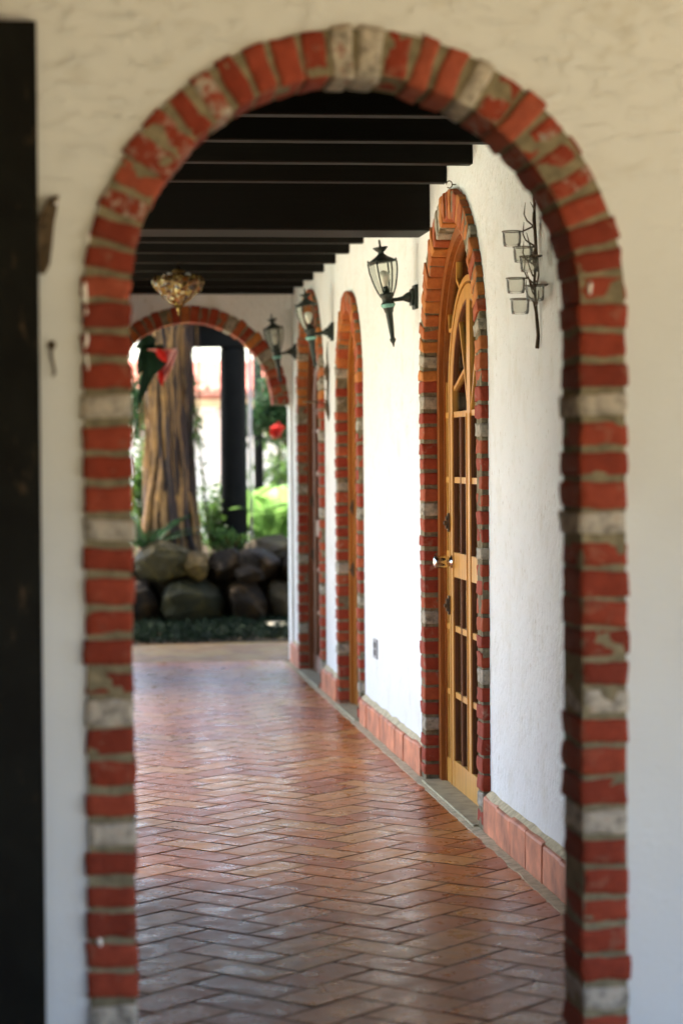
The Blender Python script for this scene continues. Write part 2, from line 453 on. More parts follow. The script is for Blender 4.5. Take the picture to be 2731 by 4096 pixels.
# dark post standing against the wall on the left
post = empty('door_post', (-.3, FY - .03, 0), 'near-black painted timber post against the plaster at the left edge', 'post')
bm = bmesh.new()
vs = box(bm, (-.62, FY - .07, 0), (-.052, FY - .001, 2.537), .004)
obj('timber', bm, M['post_dark'], post)
bm = bmesh.new()
hp = [(-.052, 2.09), (-.030, 2.145), (-.006, 2.152), (-.014, 2.10), (-.022, 2.05), (-.026, 2.0), (-.040, 1.975), (-.052, 1.975)]
poly_extrude(bm, [V(x, FY - .003, z) for x, z in hp], (0, -.022, 0))
bmesh.ops.subdivide_edges(bm, edges=bm.edges[:], cuts=2)
for v in bm.verts: v.co += noise.noise_vector(v.co * 40) * .003
hinge = obj('hinge_plate', bm, M['rust'], post)
bm = bmesh.new(); lathe(bm, [(.001, 0), (.006, 0), (.006, .003), (.002, .006)], (0, 0, 0), 12, Matrix.Translation((-.014, FY - .027, 2.135)) @ Matrix.Rotation(PI / 2, 4, 'X'))
obj('bolt', bm, M['steel'], hinge)
hook = empty('wall_hook', (-.022, FY, 1.80), 'small black iron hook screwed into the plaster beside the dark post', 'hook')
bm = bmesh.new()
lathe(bm, [(.001, 0), (.010, 0), (.010, .004), (.002, .008)], (0, 0, 0), 12, Matrix.Translation((-.024, FY - .001, 1.815)) @ Matrix.Rotation(PI / 2, 4, 'X'))
obj('rose', bm, M['rust'], hook)
bm = bmesh.new()
tube(bm, [(-.024, FY - .006, 1.812), (-.026, FY - .010, 1.79), (-.020, FY - .006, 1.765), (-.018, FY - .006, 1.75), (-.024, FY - .010, 1.742)], [.004, .0035, .003, .003, .002], 8)
obj('shank', bm, M['rust'], hook)

# ------------------------------------------------------------------ CORRIDOR WALL (plane x = 1.74)
WX = 1.74
arches = [(10.23, .71, .835, 1.912, 'near'), (13.98, .465, .58, 1.99, 'mid'), (16.20, .68, .80, 1.945, 'far')]
hall_wall = empty('corridor_wall', (WX, 11, 0), 'long bright white plaster wall on the right with arched brick doorways', 'wall')
bm = bmesh.new()
Y0, Y1 = FY + FT + .002, 17.598
outl = [V(WX, Y1, 0), V(WX, Y1, 3.1), V(WX, Y0, 3.1), V(WX, Y0, 0)]
for c, ri, ro, sp, _ in arches:
    outl += [V(WX, u, z) for u, z in arch_outline(c, ro - .015, sp, 0, 36)][::-1]
poly_extrude(bm, outl, (.25, 0, 0))
obj('plaster', bm, M['plaster_hall'], hall_wall)
for c, ri, ro, sp, nm in arches:
    def jth(k, s): return .9 if (k + (2 if s > 0 else 0)) % 7 == 3 else R.choice((0, 0, 0, .15))
    brick_arch(lambda p: V(p.y, p.x, p.z), c, ri, ro, sp, .0, WX - .032, WX + .20, .0735, sp - .02, jth, None, hall_wall, M['brick_hall'], M['mortar_hall'], .0060, .0175, arnd=(.7, 1))  # arch bricks take the ochre end, warm grazing light as brick colour
# skirting tiles
for (a, b) in ((Y0, arches[0][0] - .835), (arches[0][0] + .84, arches[1][0] - .585), (arches[1][0] + .585, arches[2][0] - .805), (arches[2][0] + .805, 17.59)):
    n = max(1, round((b - a) / .30)); w = (b - a) / n
    bm = bmesh.new()
    for i in range(n):
        h = .150 + R.uniform(-.006, .008); x0 = WX - .034 + R.uniform(-.004, .003)
        y0 = a + i * w + .003; y1 = a + (i + 1) * w - .004
        prof = [(x0 + .003, .0), (x0, .01), (x0, h - .012), (x0 + .004, h - .004), (x0 + .012, h), (WX + .01, h + .004), (WX + .01, 0)]
        rows = [[bm.verts.new(V(px + R.uniform(-.001, .001), y, pz)) for px, pz in prof] for y in [y0 + (y1 - y0) * t / 4 for t in range(5)]]
        for r1, r2 in zip(rows, rows[1:]):
            for k in range(len(prof)): bm.faces.new((r1[k], r1[(k + 1) % len(prof)], r2[(k + 1) % len(prof)], r2[k]))
        bm.faces.new(rows[0]); bm.faces.new(rows[-1][::-1])
    obj('skirting', bm, M['skirt'], hall_wall)
    bm = bmesh.new()
    n2 = int((b - a) / .03); pr = None
    for i in range(n2 + 1):
        y = a + (b - a) * i / n2; w_ = .010 + .010 * noise.noise(V(y * 7, 3, 1)); hh = .160 + .012 * noise.noise(V(y * 5, 0, 9))
        q = [bm.verts.new(V(*t)) for t in ((WX - .022 - w_ * .3, y, .150), (WX - .014, y, hh), (WX + .005, y, hh + .016), (WX + .005, y, .146))]
        if pr:
            for k in range(4): bm.faces.new((pr[k], pr[(k + 1) % 4], q[(k + 1) % 4], q[k]))
        else: bm.faces.new(q)
        pr = q
    bm.faces.new(pr[::-1])
    obj('skirting_mortar', bm, M['grout'], hall_wall)

# dark rooms behind the doors
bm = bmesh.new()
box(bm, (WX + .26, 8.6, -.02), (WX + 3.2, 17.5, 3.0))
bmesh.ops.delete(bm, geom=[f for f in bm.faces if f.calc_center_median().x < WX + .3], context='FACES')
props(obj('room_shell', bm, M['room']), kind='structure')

# ------------------------------------------------------------------ DOORS
def ring_piece(bm, c, z0, ro, ri, x0, x1, a0=0, a1=PI, n=36, legs=None):
    pts = []
    rng = [a0 + (a1 - a0) * i / n for i in range(n + 1)]
    A = [(c + ro * math.cos(a), z0 + ro * math.sin(a)) for a in rng]
    B = [(c + ri * math.cos(a), z0 + ri * math.sin(a)) for a in rng]
    if legs is not None:
        A = [(c + ro, legs)] + A + [(c - ro, legs)]; B = [(c + ri, legs)] + B + [(c - ri, legs)]
    rows = [[bm.verts.new(V(x, y, z)) for x, (y, z) in ((x0, p), (x1, p), (x1, q), (x0, q))] for p, q in zip(A, B)]
    for a, b in zip(rows, rows[1:]):
        for k in range(4): bm.faces.new((a[k], a[(k + 1) % 4], b[(k + 1) % 4], b[k]))
    bm.faces.new(rows[0]); bm.faces.new(rows[-1][::-1])
def bar(bm, y0, z0, y1, z1, w, x0, x1):
    """straight bar in the door plane"""
    d = V(y1 - y0, z1 - z0); d.normalize(); n = V(-d.y, d.x) * w / 2
    p = [(y0 + n.x, z0 + n.y), (y1 + n.x, z1 + n.y), (y1 - n.x, z1 - n.y), (y0 - n.x, z0 - n.y)]
    poly_extrude(bm, [V(x0, a, b) for a, b in p], (x1 - x0, 0, 0))

def door(c, r, sp, label, m, leafr, leafsp, rails, knob=True, cols=2):
    D = empty('arched_door', (WX + .04, c, 0), label, 'door')
    xf = WX + .036   # front of the frame
    bm = bmesh.new(); ring_piece(bm, c, sp, r - .006, r - .062, xf, xf + .10, legs=.012)
    ring_piece(bm, c, sp, r - .0625, r - .078, xf + .022, xf + .09, legs=.012)
    obj('frame', bm, M['door_frame'] if knob else m, D)
    fi = r - .078
    # side lights and fan light: a fixed glazed screen
    bm = bmesh.new()
    x0, x1 = xf + .030, xf + .065
    lr = leafr + .012
    ring_piece(bm, c, leafsp, lr + .028, lr, x0 - .006, x1, legs=.012)
    for s in (-1, 1):
        ys = c + s * (lr + .028); ye = c + s * fi
        for z in [rails['transom']] + rails['z'] + rails['lockc']:
            bar(bm, ys, z, ye, z, .026, x0, x1)
        bar(bm, ys, .07, ye, .07, .115, x0 - .002, x1)
        ym = c + s * (lr + .028 + .008); bar(bm, ym, .13, ym, sp - .02, .016, x0 + .002, x1)
        ym = c + s * (fi - .008); bar(bm, ym, .13, ym, sp, .016, x0 + .002, x1)
    for a in (30, 60, 90, 120, 150):
        a = math.radians(a)
        p0 = (c + (lr + .02) * math.cos(a + .10), leafsp + (lr + .02) * math.sin(a + .10)); am = a - .05
        rm_ = (lr + fi) / 2 + .03
        p1 = (c + rm_ * math.cos(am), (leafsp + sp) / 2 + rm_ * math.sin(am))
        p2 = (c + fi * math.cos(a), sp + fi * math.sin(a))
        bar(bm, *p0, *p1, .018, x0, x1); bar(bm, *p1, *p2, .018, x0 + .001, x1 - .001)
    obj('fixed_screen', bm, m, D)
    # leaf
    bm = bmesh.new()
    lx0, lx1 = xf + .026, xf + .068
    ring_piece(bm, c, leafsp, leafr, leafr - .065, lx0, lx1, legs=.012)
    li = leafr - .065
    bar(bm, c, .13, c, leafsp + li + .002, .085, lx0 + .002, lx1)
    bar(bm, c - li, .07, c + li, .07, .13, lx0 + .0015, lx1)
    bar(bm, c - li, rails['lock'], c + li, rails['lock'], .115, lx0 + .0015, lx1)
    bar(bm, c - li, rails['transom'] + .0, c + li, rails['transom'], .026, lx0 + .006, lx1 - .004)
    for z in rails['z']: bar(bm, c - li, z, c + li, z, .028, lx0 + .006, lx1 - .004)
    for s in (-1, 1):
        ym = c + s * (li + .0425) / 2
        bar(bm, ym, .13, ym, rails['transom'], .020, lx0 + .007, lx1 - .005)
        # beads round the panes
        for yy in (c + s * .0465, c + s * (li - .004)):
            bar(bm, yy, .135, yy, rails['transom'], .010, lx0 - .003, lx0 + .012)
        # tracery in the head of the leaf
        bar(bm, c + s * .04, rails['transom'] + .02, c + s * .13, rails['transom'] + .20, .018, lx0 + .006, lx1 - .004)
        bar(bm, c + s * .13, rails['transom'] + .20, c + s * (li * .62), leafsp + li * .78, .018, lx0 + .0065, lx1 - .0045)
        bar(bm, c + s * .13, rails['transom'] + .20, c + s * li * .99, rails['transom'] + .12, .018, lx0 + .007, lx1 - .0035)
    lf = obj('leaf', bm, m, D)
    bm = bmesh.new()
    for s in (-1, 1):
        for yy in (c + s * .0525, c + s * (li - .011), c + s * ((li + .0425) / 2 + .0135), c + s * ((li + .0425) / 2 - .0135)):
            bar(bm, yy, .135, yy, rails['transom'] - .014, .007, lx0 + .004, lx1 - .006)
    ring_piece(bm, c, leafsp, leafr - .0655, leafr - .073, lx0 + .003, lx1 - .006, a0=.1, a1=PI - .1)
    obj('bead', bm, M['door_dark'], D)
    # glass
    bm = bmesh.new()
    pts = [V(xf + .0395, u, z) for u, z in arch_outline(c, fi + .01, sp, .1, 36)]
    poly_extrude(bm, pts, (.004, 0, 0))
    obj('glass', bm, M['glass'], D)
    if knob:
        y = c + leafr - .035; z = rails['lock'] + .012
        bm = bmesh.new(); Mx = Matrix.Translation((lx0, y, z)) @ Matrix.Rotation(-PI / 2, 4, 'Y')
        lathe(bm, [(r_ * 1.42, z_ * 1.05) for r_, z_ in [(.001, 0), (.021, 0), (.021, .005), (.013, .012), (.011, .022), (.019, .028), (.021, .034), (.021, .070), (.019, .080), (.010, .085), (.001, .086)]], (0, 0, 0), 28, Mx)
        h = obj('handle', bm, M['steel'], D, smooth=True)
    for z in (1.25, .86):
        bm = bmesh.new(); yy = c + leafr + .02
        box(bm, (lx0 - .012, yy - .011, z - .045), (lx0 - .005, yy + .011, z + .045), .002)
        tube(bm, [(lx0 - .016, yy, z - .03), (lx0 - .016, yy, z + .03)], .006, 8)
        box(bm, (lx0 - .030, yy - .006, z - .012), (lx0 - .012, yy + .006, z + .006), .002)
        obj('bolt', bm, M['rust'], D)
    bm = bmesh.new(); box(bm, (WX - .05, c - r + .004, -.03), (WX + .24, c + r - .004, .012), .002)
    obj('threshold', bm, M['threshold'], D)
    return D
rl = {'transom': 1.755, 'z': [1.45, .755, .445], 'lock': 1.055, 'lockc': [1.10]}
door(10.23, .71, 1.912, 'golden varnished glazed door in the nearest brick arch, steel knob on its leaf', M['door'], .485, 1.85, rl)
door(13.98, .465, 1.99, 'narrow amber wooden door in the middle brick arch of the corridor wall', M['door_mid'], .355, 1.90, rl, False)
door(16.20, .68, 1.945, 'dark brown wooden door in the farthest brick arch, behind the second lantern', M['door_dark'], .46, 1.87, rl, False)

# ------------------------------------------------------------------ END WALL with arch (plane y = 17.6)
EY = 17.6; EC = .962; ERI = .632; ERO = .752; ESP = 1.972
end_wall = empty('end_wall', (EC, EY, 0), 'far plaster wall closing the corridor, low brick arch opening to the garden', 'wall')
bm = bmesh.new()
pts = [V(WX + .25, EY, 0), V(WX + .25, EY, 3.1), V(-1.3, EY, 3.1), V(-1.3, EY, 0)]
io = [(EC + .762, 0), (EC + .762, ESP - .01), (EC + ERO - .012, ESP)] + [(EC + (ERO - .012) * math.cos(PI * i / 40), ESP + (ERO - .012) * math.sin(PI * i / 40)) for i in range(1, 40)] + [(EC - ERO + .012, ESP), (EC - .762, ESP - .01), (EC - .762, 0)]
poly_extrude(bm, pts + [V(u, EY, z) for u, z in io][::-1], (0, .24, 0))
obj('plaster', bm, M['plaster_hall'], end_wall)
tn = [0] * 30
for i in (19, 24): tn[i] = .9
for i in (3, 12, 27): tn[i] = .3
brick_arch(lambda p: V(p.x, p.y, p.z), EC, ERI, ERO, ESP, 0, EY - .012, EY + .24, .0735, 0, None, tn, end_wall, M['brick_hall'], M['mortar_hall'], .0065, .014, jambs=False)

# ------------------------------------------------------------------ CEILING
bm = bmesh.new(); box(bm, (-1.36, FY + FT + .003, 2.952), (WX - .002, 17.595, 3.04)); box(bm, (-1.36, 17.85, 2.952), (2.6, 20.8, 3.04)); props(obj('ceiling', bm, M['ceil']), kind='structure')  # second slab: unseen overhang added to shade the garden path
def joist(y, label, z0=2.806, w=.085, name='ceiling_joist', cat='joist', group='black joists under the corridor ceiling', h=None):
    bm = bmesh.new()
    n = 14; x0, x1 = -1.19, WX - .001; rows = []
    z1 = 2.949
    for i in range(n + 1):
        x = x0 + (x1 - x0) * i / n
        dz = .003 * noise.noise(V(x * .9, y, 0)); dy = .003 * noise.noise(V(x * 1.3, y, 5))
        rows.append([bm.verts.new(V(x, y + dy + a, b)) for a, b in ((0, z1), (0, z0 + dz + .006), (.006, z0 + dz), (w - .006, z0 + dz), (w, z0 + dz + .006), (w, z1))])
    for a, b in zip(rows, rows[1:]):
        for k in range(6): bm.faces.new((a[k], a[(k + 1) % 6], b[(k + 1) % 6], b[k]))
    bm.faces.new(rows[0]); bm.faces.new(rows[-1][::-1])
    return props(obj(name, bm, M['black'], loc=(0, y, z0)), label, cat, group)
jl = ['topmost black joist seen just under the crown of the near brick arch',
      'second black joist down from the crown of the near arch',
      'third black joist down, its end just above the gap before the nearest door arch',
      'fourth black joist down, directly above the deep beam']
for y, l in zip((8.37, 9.06, 9.72, 10.39), jl): joist(y, l)
joist(10.88, 'deep wide black cross beam meeting the wall at the nearest door arch', 2.636, .36, 'ceiling_beam', 'beam', None)
jl = ['first black joist seen below the deep cross beam', 'second black joist seen below the deep cross beam', 'third black joist below the deep cross beam, above the nearest lantern',
      'black joist just in front of the hanging amber glass lamp', 'third black joist counted from the far wall', 'second black joist counted from the far wall', 'last black joist, touching the top of the far arched wall']
for y, l in zip((13.32, 13.99, 14.70, 15.36, 16.03, 16.70, 17.40), jl): joist(y, l)
# arcade lintels that keep the sky light low
bm = bmesh.new(); box(bm, (-1.34, FY + FT + .003, 2.56), (-1.20, 17.59, 2.95), .01)
props(obj('arcade_beam', bm, M['black']), 'long black beam along the open left side of the corridor', 'beam')
for y0_, y1_ in ((9.75, 10.15), (12.85, 13.25), (15.7, 17.59)):  # last one widened to keep light off the end wall
    bm = bmesh.new(); box(bm, (-.26, y0_, -.02), (-.03, y1_, 2.945), .012)
    props(obj('arcade_pillar', bm, M['post_dark'], loc=(-.14, (y0_ + y1_) / 2, 0)), 'dark timber pillar on the open left side of the corridor, hidden by the near jamb', 'pillar', 'dark timber pillars of the arcade')
bm = bmesh.new(); box(bm, (-5.2, 2.12, 2.24), (6.2, 2.297, 3.1), .01)  # added low eave beam, out of view, dims sky light on the wall
props(obj('porch_shade_beam', bm, M['black']), 'unseen black eave beam added above the view to shade the front wall', 'beam')
# unseen wall added behind the camera to cut light on the front
T = empty('light_block_wall', (0, -5, 0), 'unseen brown wall added behind the camera to block sky light', 'wall')
bm = bmesh.new(); box(bm, (-9, -5.3, -.05), (7, -5, 3.8), .01); obj('block_slab', bm, M['soil'], T)
# roof over the camera side
bm = bmesh.new(); box(bm, (-5.2, 2.3, 2.96), (6.2, FY - .002, 3.1)); props(obj('porch_ceiling', bm, M['tan_wood']), kind='structure')
# near left stub wall of the corridor
sw = empty('side_wall', (-1.4, 7, 0), 'dark timber screen wall left of the corridor near the arch', 'wall')
bm = bmesh.new(); box(bm, (-.26, FY + FT + .003, 0), (-.03, 8.7, 2.945)); obj('boards', bm, M['post_dark'], sw)
sw = empty('side_wall', (-1.3, 4, 0), 'unseen dark timber screen added left of the porch to block light', 'wall')
bm = bmesh.new(); box(bm, (-1.5, 1.2, -.01), (-1.3, FY - .003, 2.95)); obj('boards', bm, M['post_dark'], sw)  # added screen, keeps side light off the right jamb reveal

# ------------------------------------------------------------------ FLOOR: herringbone clay tiles
def herring(name, x0, x1, y0, y1, W, tilem, jointm, seed, skipx=None, z=0):
    rr = random.Random(seed)
    bm = bmesh.new(); rl_ = bm.verts.layers.float.new('rnd')
    ca, sa = math.cos(PI / 4), math.sin(PI / 4)
    def W2(u, v): return (u * ca - v * sa + x0, u * sa + v * ca + y0)
    n = int((abs(x1 - x0) + abs(y1 - y0)) / W) + 4
    j = .0045
    for a in range(-n, n):
        for b in range(-n, n):
            m_ = (a - b) % 4
            if m_ == 0: u0, v0, u1, v1 = a, b, a + 2, b + 1
            elif m_ == 3: u0, v0, u1, v1 = a, b, a + 1, b + 2
            else: continue
            u0, v0, u1, v1 = [t * W for t in (u0, v0, u1, v1)]
            cx_, cy_ = W2((u0 + u1) / 2, (v0 + v1) / 2)
            if not (x0 - .12 < cx_ < x1 + .12 and y0 - .12 < cy_ < y1 + .12): continue
            jj = j + rr.uniform(-.0008, .0016)
            u0 += jj; v0 += jj; u1 -= jj; v1 -= jj
            dz = rr.uniform(-.0006, .0006); tx = rr.uniform(-.0035, .0035); ty = rr.uniform(-.0035, .0035)
            rot = rr.uniform(-.012, .012); rnd = rr.random()
            um, vm = (u0 + u1) / 2, (v0 + v1) / 2
            def pt(u, v, zz):
                du, dv = u - um, v - vm
                uu = um + du - dv * rot; vv = vm + dv + du * rot
                x, y = W2(uu, vv)
                q = noise.noise(V(x * 30, y * 30, seed)) * .0022
                x += q; y += noise.noise(V(y * 30, x * 30, seed + 5)) * .0022
                vt = bm.verts.new(V(x, y, z + zz + dz + du * tx + dv * ty)); vt[rl_] = rnd; return vt
            nu, nv = (4, 2) if m_ == 0 else (2, 4)
            e = .004
            us = [u0, u0 + e] + [u0 + (u1 - u0) * i / nu for i in range(1, nu)] + [u1 - e, u1]
            vs_ = [v0, v0 + e] + [v0 + (v1 - v0) * i / nv for i in range(1, nv)] + [v1 - e, v1]
            g = []
            for iu, u in enumerate(us):
                row = []
                for iv, v in enumerate(vs_):
                    edge = (iu in (0, len(us) - 1)) + (iv in (0, len(vs_) - 1))
                    row.append(pt(u, v, 0 - (.0007 if edge == 1 else .0014 if edge == 2 else 0) - .0003 * noise.noise(V(u * 9, v * 9, seed))))
                g.append(row)
            for iu in range(len(us) - 1):
                for iv in range(len(vs_) - 1): bm.faces.new((g[iu][iv], g[iu + 1][iv], g[iu + 1][iv + 1], g[iu][iv + 1]))
    for co, no in (((x0, 0, 0), (-1, 0, 0)), ((x1, 0, 0), (1, 0, 0)), ((0, y0, 0), (0, -1, 0)), ((0, y1, 0), (0, 1, 0))):
        bmesh.ops.bisect_plane(bm, geom=bm.verts[:] + bm.edges[:] + bm.faces[:], plane_co=co, plane_no=no, clear_outer=True)
    o = obj(name, bm, tilem)
    props(o, kind='structure')
    return o
herring('floor', -1.6, 1.672, FY + .02, 17.75, .162, M['tile'], M['joint'], 3)
bm = bmesh.new(); box(bm, (-1.62, FY - .02, -.05), (1.80, 17.76, -.0042)); props(obj('floor_bed', bm, M['joint']), kind='structure')
bm = bmesh.new()
pr = None
for i in range(300):
    y = Y0 + (17.6 - Y0) * i / 299; a = 1.664 + .010 * noise.noise(V(y * 6, 0, 0)); zc = .002 + .002 * noise.noise(V(y * 9, 2, 0))
    q = [bm.verts.new(V(*t)) for t in ((a - .006, y, -.006), (a, y, zc - .001), (1.71, y, zc + .003), (1.73, y, .0015), (1.73, y, -.006))]
    if pr:
        for k in range(4): bm.faces.new((pr[k], pr[k + 1], q[k + 1], q[k]))
    pr = q
props(obj('floor_grout', bm, M['grout']), kind='structure')
herring('garden_path', -1.6, 3.4, 17.78, 19.75, .162, M['paving'], M['joint'], 9, z=-.001)
# ground sheets
bm = bmesh.new(); box(bm, (-60, -60, -.5), (60, 90, -.052)); props(obj('ground', bm, M['ground']), kind='structure')
bm = bmesh.new(); box(bm, (-14, 5.2, -.04), (-1.63, 26, -.02)); props(obj('courtyard', bm, M['courtyard']), kind='structure')
bm = bmesh.new(); box(bm, (-8, -12, -.045), (9, 5.27, -.012)); props(obj('terrace', bm, M['terrace']), kind='structure')
bm = bmesh.new(); box(bm, (-1.5, 17.77, -.045), (4, 21.6, -.006)); props(obj('path_bed', bm, M['joint']), kind='structure')
bm = bmesh.new(); box(bm, (1.85, 20.9, -.015), (3.4, 21.35, .05), .01); props(obj('kerb', bm, M['grout']), kind='structure')

# ------------------------------------------------------------------ WALL LANTERNS
def lantern(y, z, label, X=1.592):
    """z = height of the wall plate centre"""
    T = empty('wall_lantern', (WX, y, z), label, 'lantern', 'black carriage lanterns on the corridor wall')
    tilt = Matrix.Translation((X, y, z - .01)) @ Matrix.Rotation(math.radians(-7.5), 4, 'Y')
    def ob(n, bm, m, par, sm=True):
        for v in bm.verts: v.co -= T.location
        me_par = par
        bmesh.ops.recalc_face_normals(bm, faces=bm.faces)
        me = bpy.data.meshes.new(n); bm.to_mesh(me); bm.free(); me.materials.append(m)
        if sm:
            for p in me.polygons: p.use_smooth = True
        o = link(bpy.data.objects.new(n, me)); o.parent = par; return o
    bm = bmesh.new()   # wall plate
    box(bm, (WX - .018, y - .052, z - .060), (WX - .0005, y + .052, z + .060), .005)
    box(bm, (WX - .034, y - .034, z - .042), (WX - .017, y + .034, z + .042), .006)
    ob('wall_plate', bm, M['iron'], T, False)
    bm = bmesh.new()
    tube(bm, [(WX - .03, y, z), (WX - .05, y, z - .002), (WX - .07, y, z - .006), (WX - .10, y, z - .012), (X + .01, y, z - .014)], [.030, .024, .012, .010, .011], 14)
    ob('arm', bm, M['iron'], T)
    bm = bmesh.new()   # collar and tail
    lathe(bm, [(.001, .028), (.040, .028), (.036, .014), (.028, .004), (.026, -.012), (.034, -.022), (.036, -.032), (.026, -.046), (.022, -.064), (.018, -.07), (.017, -.10), (.014, -.15), (.010, -.192), (.016, -.198), (.014, -.208), (.007, -.218), (.003, -.236), (.001, -.238)], n=18, M=tilt)
    ob('tail', bm, M['iron'], T)
    bm = bmesh.new(); lathe(bm, [(.0345, -.024), (.0368, -.031), (.029, -.042)], n=18, M=tilt, closed=True)
    for v in bm.verts: pass
    ob('collar_band', bm, M['verdigris'], T)
    bm = bmesh.new()   # roof with cup finial and spike
    lathe(bm, [(.072, .182), (.074, .188), (.050, .200), (.030, .212), (.016, .224), (.014, .232), (.026, .242), (.038, .254), (.037, .258), (.010, .258), (.006, .262), (.005, .292), (.001, .296)], n=18, M=tilt)
    for k in range(6):
        a = k * PI / 3
        lathe(bm, [(.001, 0), (.004, .001), (.005, .006), (.001, .014)], c=(.070 * math.cos(a), .070 * math.sin(a), .186), n=8, M=tilt)
    ob('roof', bm, M['iron'], T)
    for k in range(6):
        a = k * PI / 3; bm = bmesh.new()
        prof = [(.038, .028), (.050, .058), (.062, .10), (.070, .14), (.072, .184)]
        tube(bm, [tilt @ V(r * math.cos(a), r * math.sin(a), h) for r, h in prof], [.0042] * 5, 6)
        ob('strap', bm, M['iron'], T)
    bm = bmesh.new(); lathe(bm, [(.034, .03), (.046, .06), (.057, .10), (.065, .14), (.067, .183)], n=6, M=tilt, closed=True)
    ob('glass', bm, M['glass'], T, False)
    bm = bmesh.new(); lathe(bm, [(.001, .03), (.013, .03), (.013, .06), (.011, .064)], n=14, M=tilt); ob('bulb_socket', bm, M['iron'], T)
    bm = bmesh.new(); lathe(bm, [(.010, .064), (.014, .075), (.026, .098), (.029, .113), (.024, .130), (.012, .140), (.001, .143)], n=18, M=tilt); ob('bulb', bm, M['bulb'], T)
    return T
lantern(11.31, 2.350, 'black wall lantern right beside the nearest door arch, biggest of them')
lantern(14.88, 2.378, 'black wall lantern overlapping the farthest door arch, between the two far doors')
lantern(17.28, 2.363, 'smallest black wall lantern, mounted in the corner beside the far garden arch')

# ------------------------------------------------------------------ iron sconces
def sconce():
    T = empty('candle_sconce', (WX, 8.34, 2.2), 'twisted iron wall sconce with six clear glass candle cups, near the right jamb', 'candle holder')
    y0 = 8.35
    bm = bmesh.new()
    tube(bm, [(WX - .014, y0 + .012, 2.49), (WX - .018, y0, 2.42), (WX - .012, y0 - .004, 2.30), (WX - .018, y0 + .006, 2.2), (WX - .014, y0, 2.10), (WX - .010, y0 - .02, 2.0), (WX - .012, y0 - .01, 1.953)],
         [.004, .006, .006, .005, .006, .007, .008], 8)
    obj('stem', bm, M['rust'], T, smooth=True)
    cups = [(1.640, 8.36, 2.382, 0), (1.652, 8.22, 2.312, 1), (1.672, 8.20, 2.276, 2), (1.642, 8.30, 2.206, 3), (1.688, 8.18, 2.170, 4), (1.655, 8.29, 2.130, 5)]
    for x, y, zt, i in cups:
        bm = bmesh.new()
        ring = [V(x + .036 * math.cos(a), y + .036 * math.sin(a), zt) for a in [2 * PI * k / 20 for k in range(21)]]
        tube(bm, ring, .0021, 6, cap=False)
        z2 = zt + (-.05 if i % 2 else .03)
        tube(bm, [(x + .036, y, zt), (x + .05, y + .02, zt + .006), (WX - .03, y0 - .01 - .02 * (i % 3), (zt + z2) / 2), (WX - .014, y0, z2)], [.003, .003, .0034, .004], 6)
        a_ = obj('arm', bm, M['rust'], T, smooth=True)
        bm = bmesh.new()
        lathe(bm, [(.0345, .004), (.0340, -.012), (.0325, -.044), (.030, -.054), (.001, -.055)], (x, y, zt), 20, closed=True)
        lathe(bm, [(.0325, .003), (.032, -.012), (.0305, -.040), (.028, -.048), (.001, -.049)], (x, y, zt), 20, closed=True)
        obj('glass_cup', bm, M['cup_glass'], a_, smooth=True)
        if i < 2:
            pass
    bm = bmesh.new()
    for k in range(11):   # twig-like iron sprigs
        z = 2.46 - k * .035
        s = 1 if k % 2 else -1
        p0 = V(WX - .015, y0, z); ln = R.uniform(.05, .10)
        p1 = p0 + V(-R.uniform(.005, .03), s * ln * .6 - .05, ln * .5); p2 = p1 + V(-.006, s * .03, R.uniform(.02, .05))
        tube(bm, [p0, (p0 + p1) / 2 + V(0, 0, -.01), p1, p2], [.0036, .0034, .003, .0012], 6)
    for k in range(5):
        z = 2.40 - k * .07; yy = y0 + .10 + .03 * math.sin(k)
        tube(bm, [(WX - .02, y0, z), (WX - .03, yy - .02, z + .03), (WX - .036, yy, z + .055), (WX - .030, yy + .01, z + .10)], [.0035, .003, .0028, .001], 6)
    obj('twigs', bm, M['rust'], T, smooth=True)
    return T
sconce()
T = empty('iron_bracket', (WX, 15.1, 2.0), 'small dark wrought iron wall bracket with one thin dish arm below the second lantern', 'candle holder')
bm = bmesh.new()
tube(bm, [(WX - .012, 15.1, 2.33), (WX - .016, 15.1, 2.24), (WX - .014, 15.1, 2.16)], [.002, .006, .006], 8)
tube(bm, [(WX - .014, 15.1, 2.18), (WX - .022, 15.1, 2.13), (WX - .012, 15.1, 2.06), (WX - .016, 15.1, 1.95), (WX - .022, 15.1, 1.905), (WX - .012, 15.1, 1.85), (WX - .010, 15.1, 1.80)], [.008, .019, .008, .007, .018, .012, .001], 8)
for k in range(4): tube(bm, [(WX - .014, 15.1, 2.14 - k * .07), (WX - .035 - .01 * (k % 2), 15.13 - .05 * (k % 2), 2.16 - k * .07), (WX - .03, 15.14, 2.20 - k * .07)], [.004, .003, .001], 6)
obj('stem', bm, M['rust'], T, smooth=True)
bm = bmesh.new()
tube(bm, [(WX - .015, 15.1, 1.915), (WX - .06, 15.08, 1.925), (WX - .12, 15.06, 1.925)], [.004, .004, .003], 6)
lathe(bm, [(.001, 0), (.04, .002), (.052, .010), (.050, .012), (.001, .004)], (WX - .135, 15.06, 1.922), 20)
obj('dish_arm', bm, M['rust'], T, smooth=True)

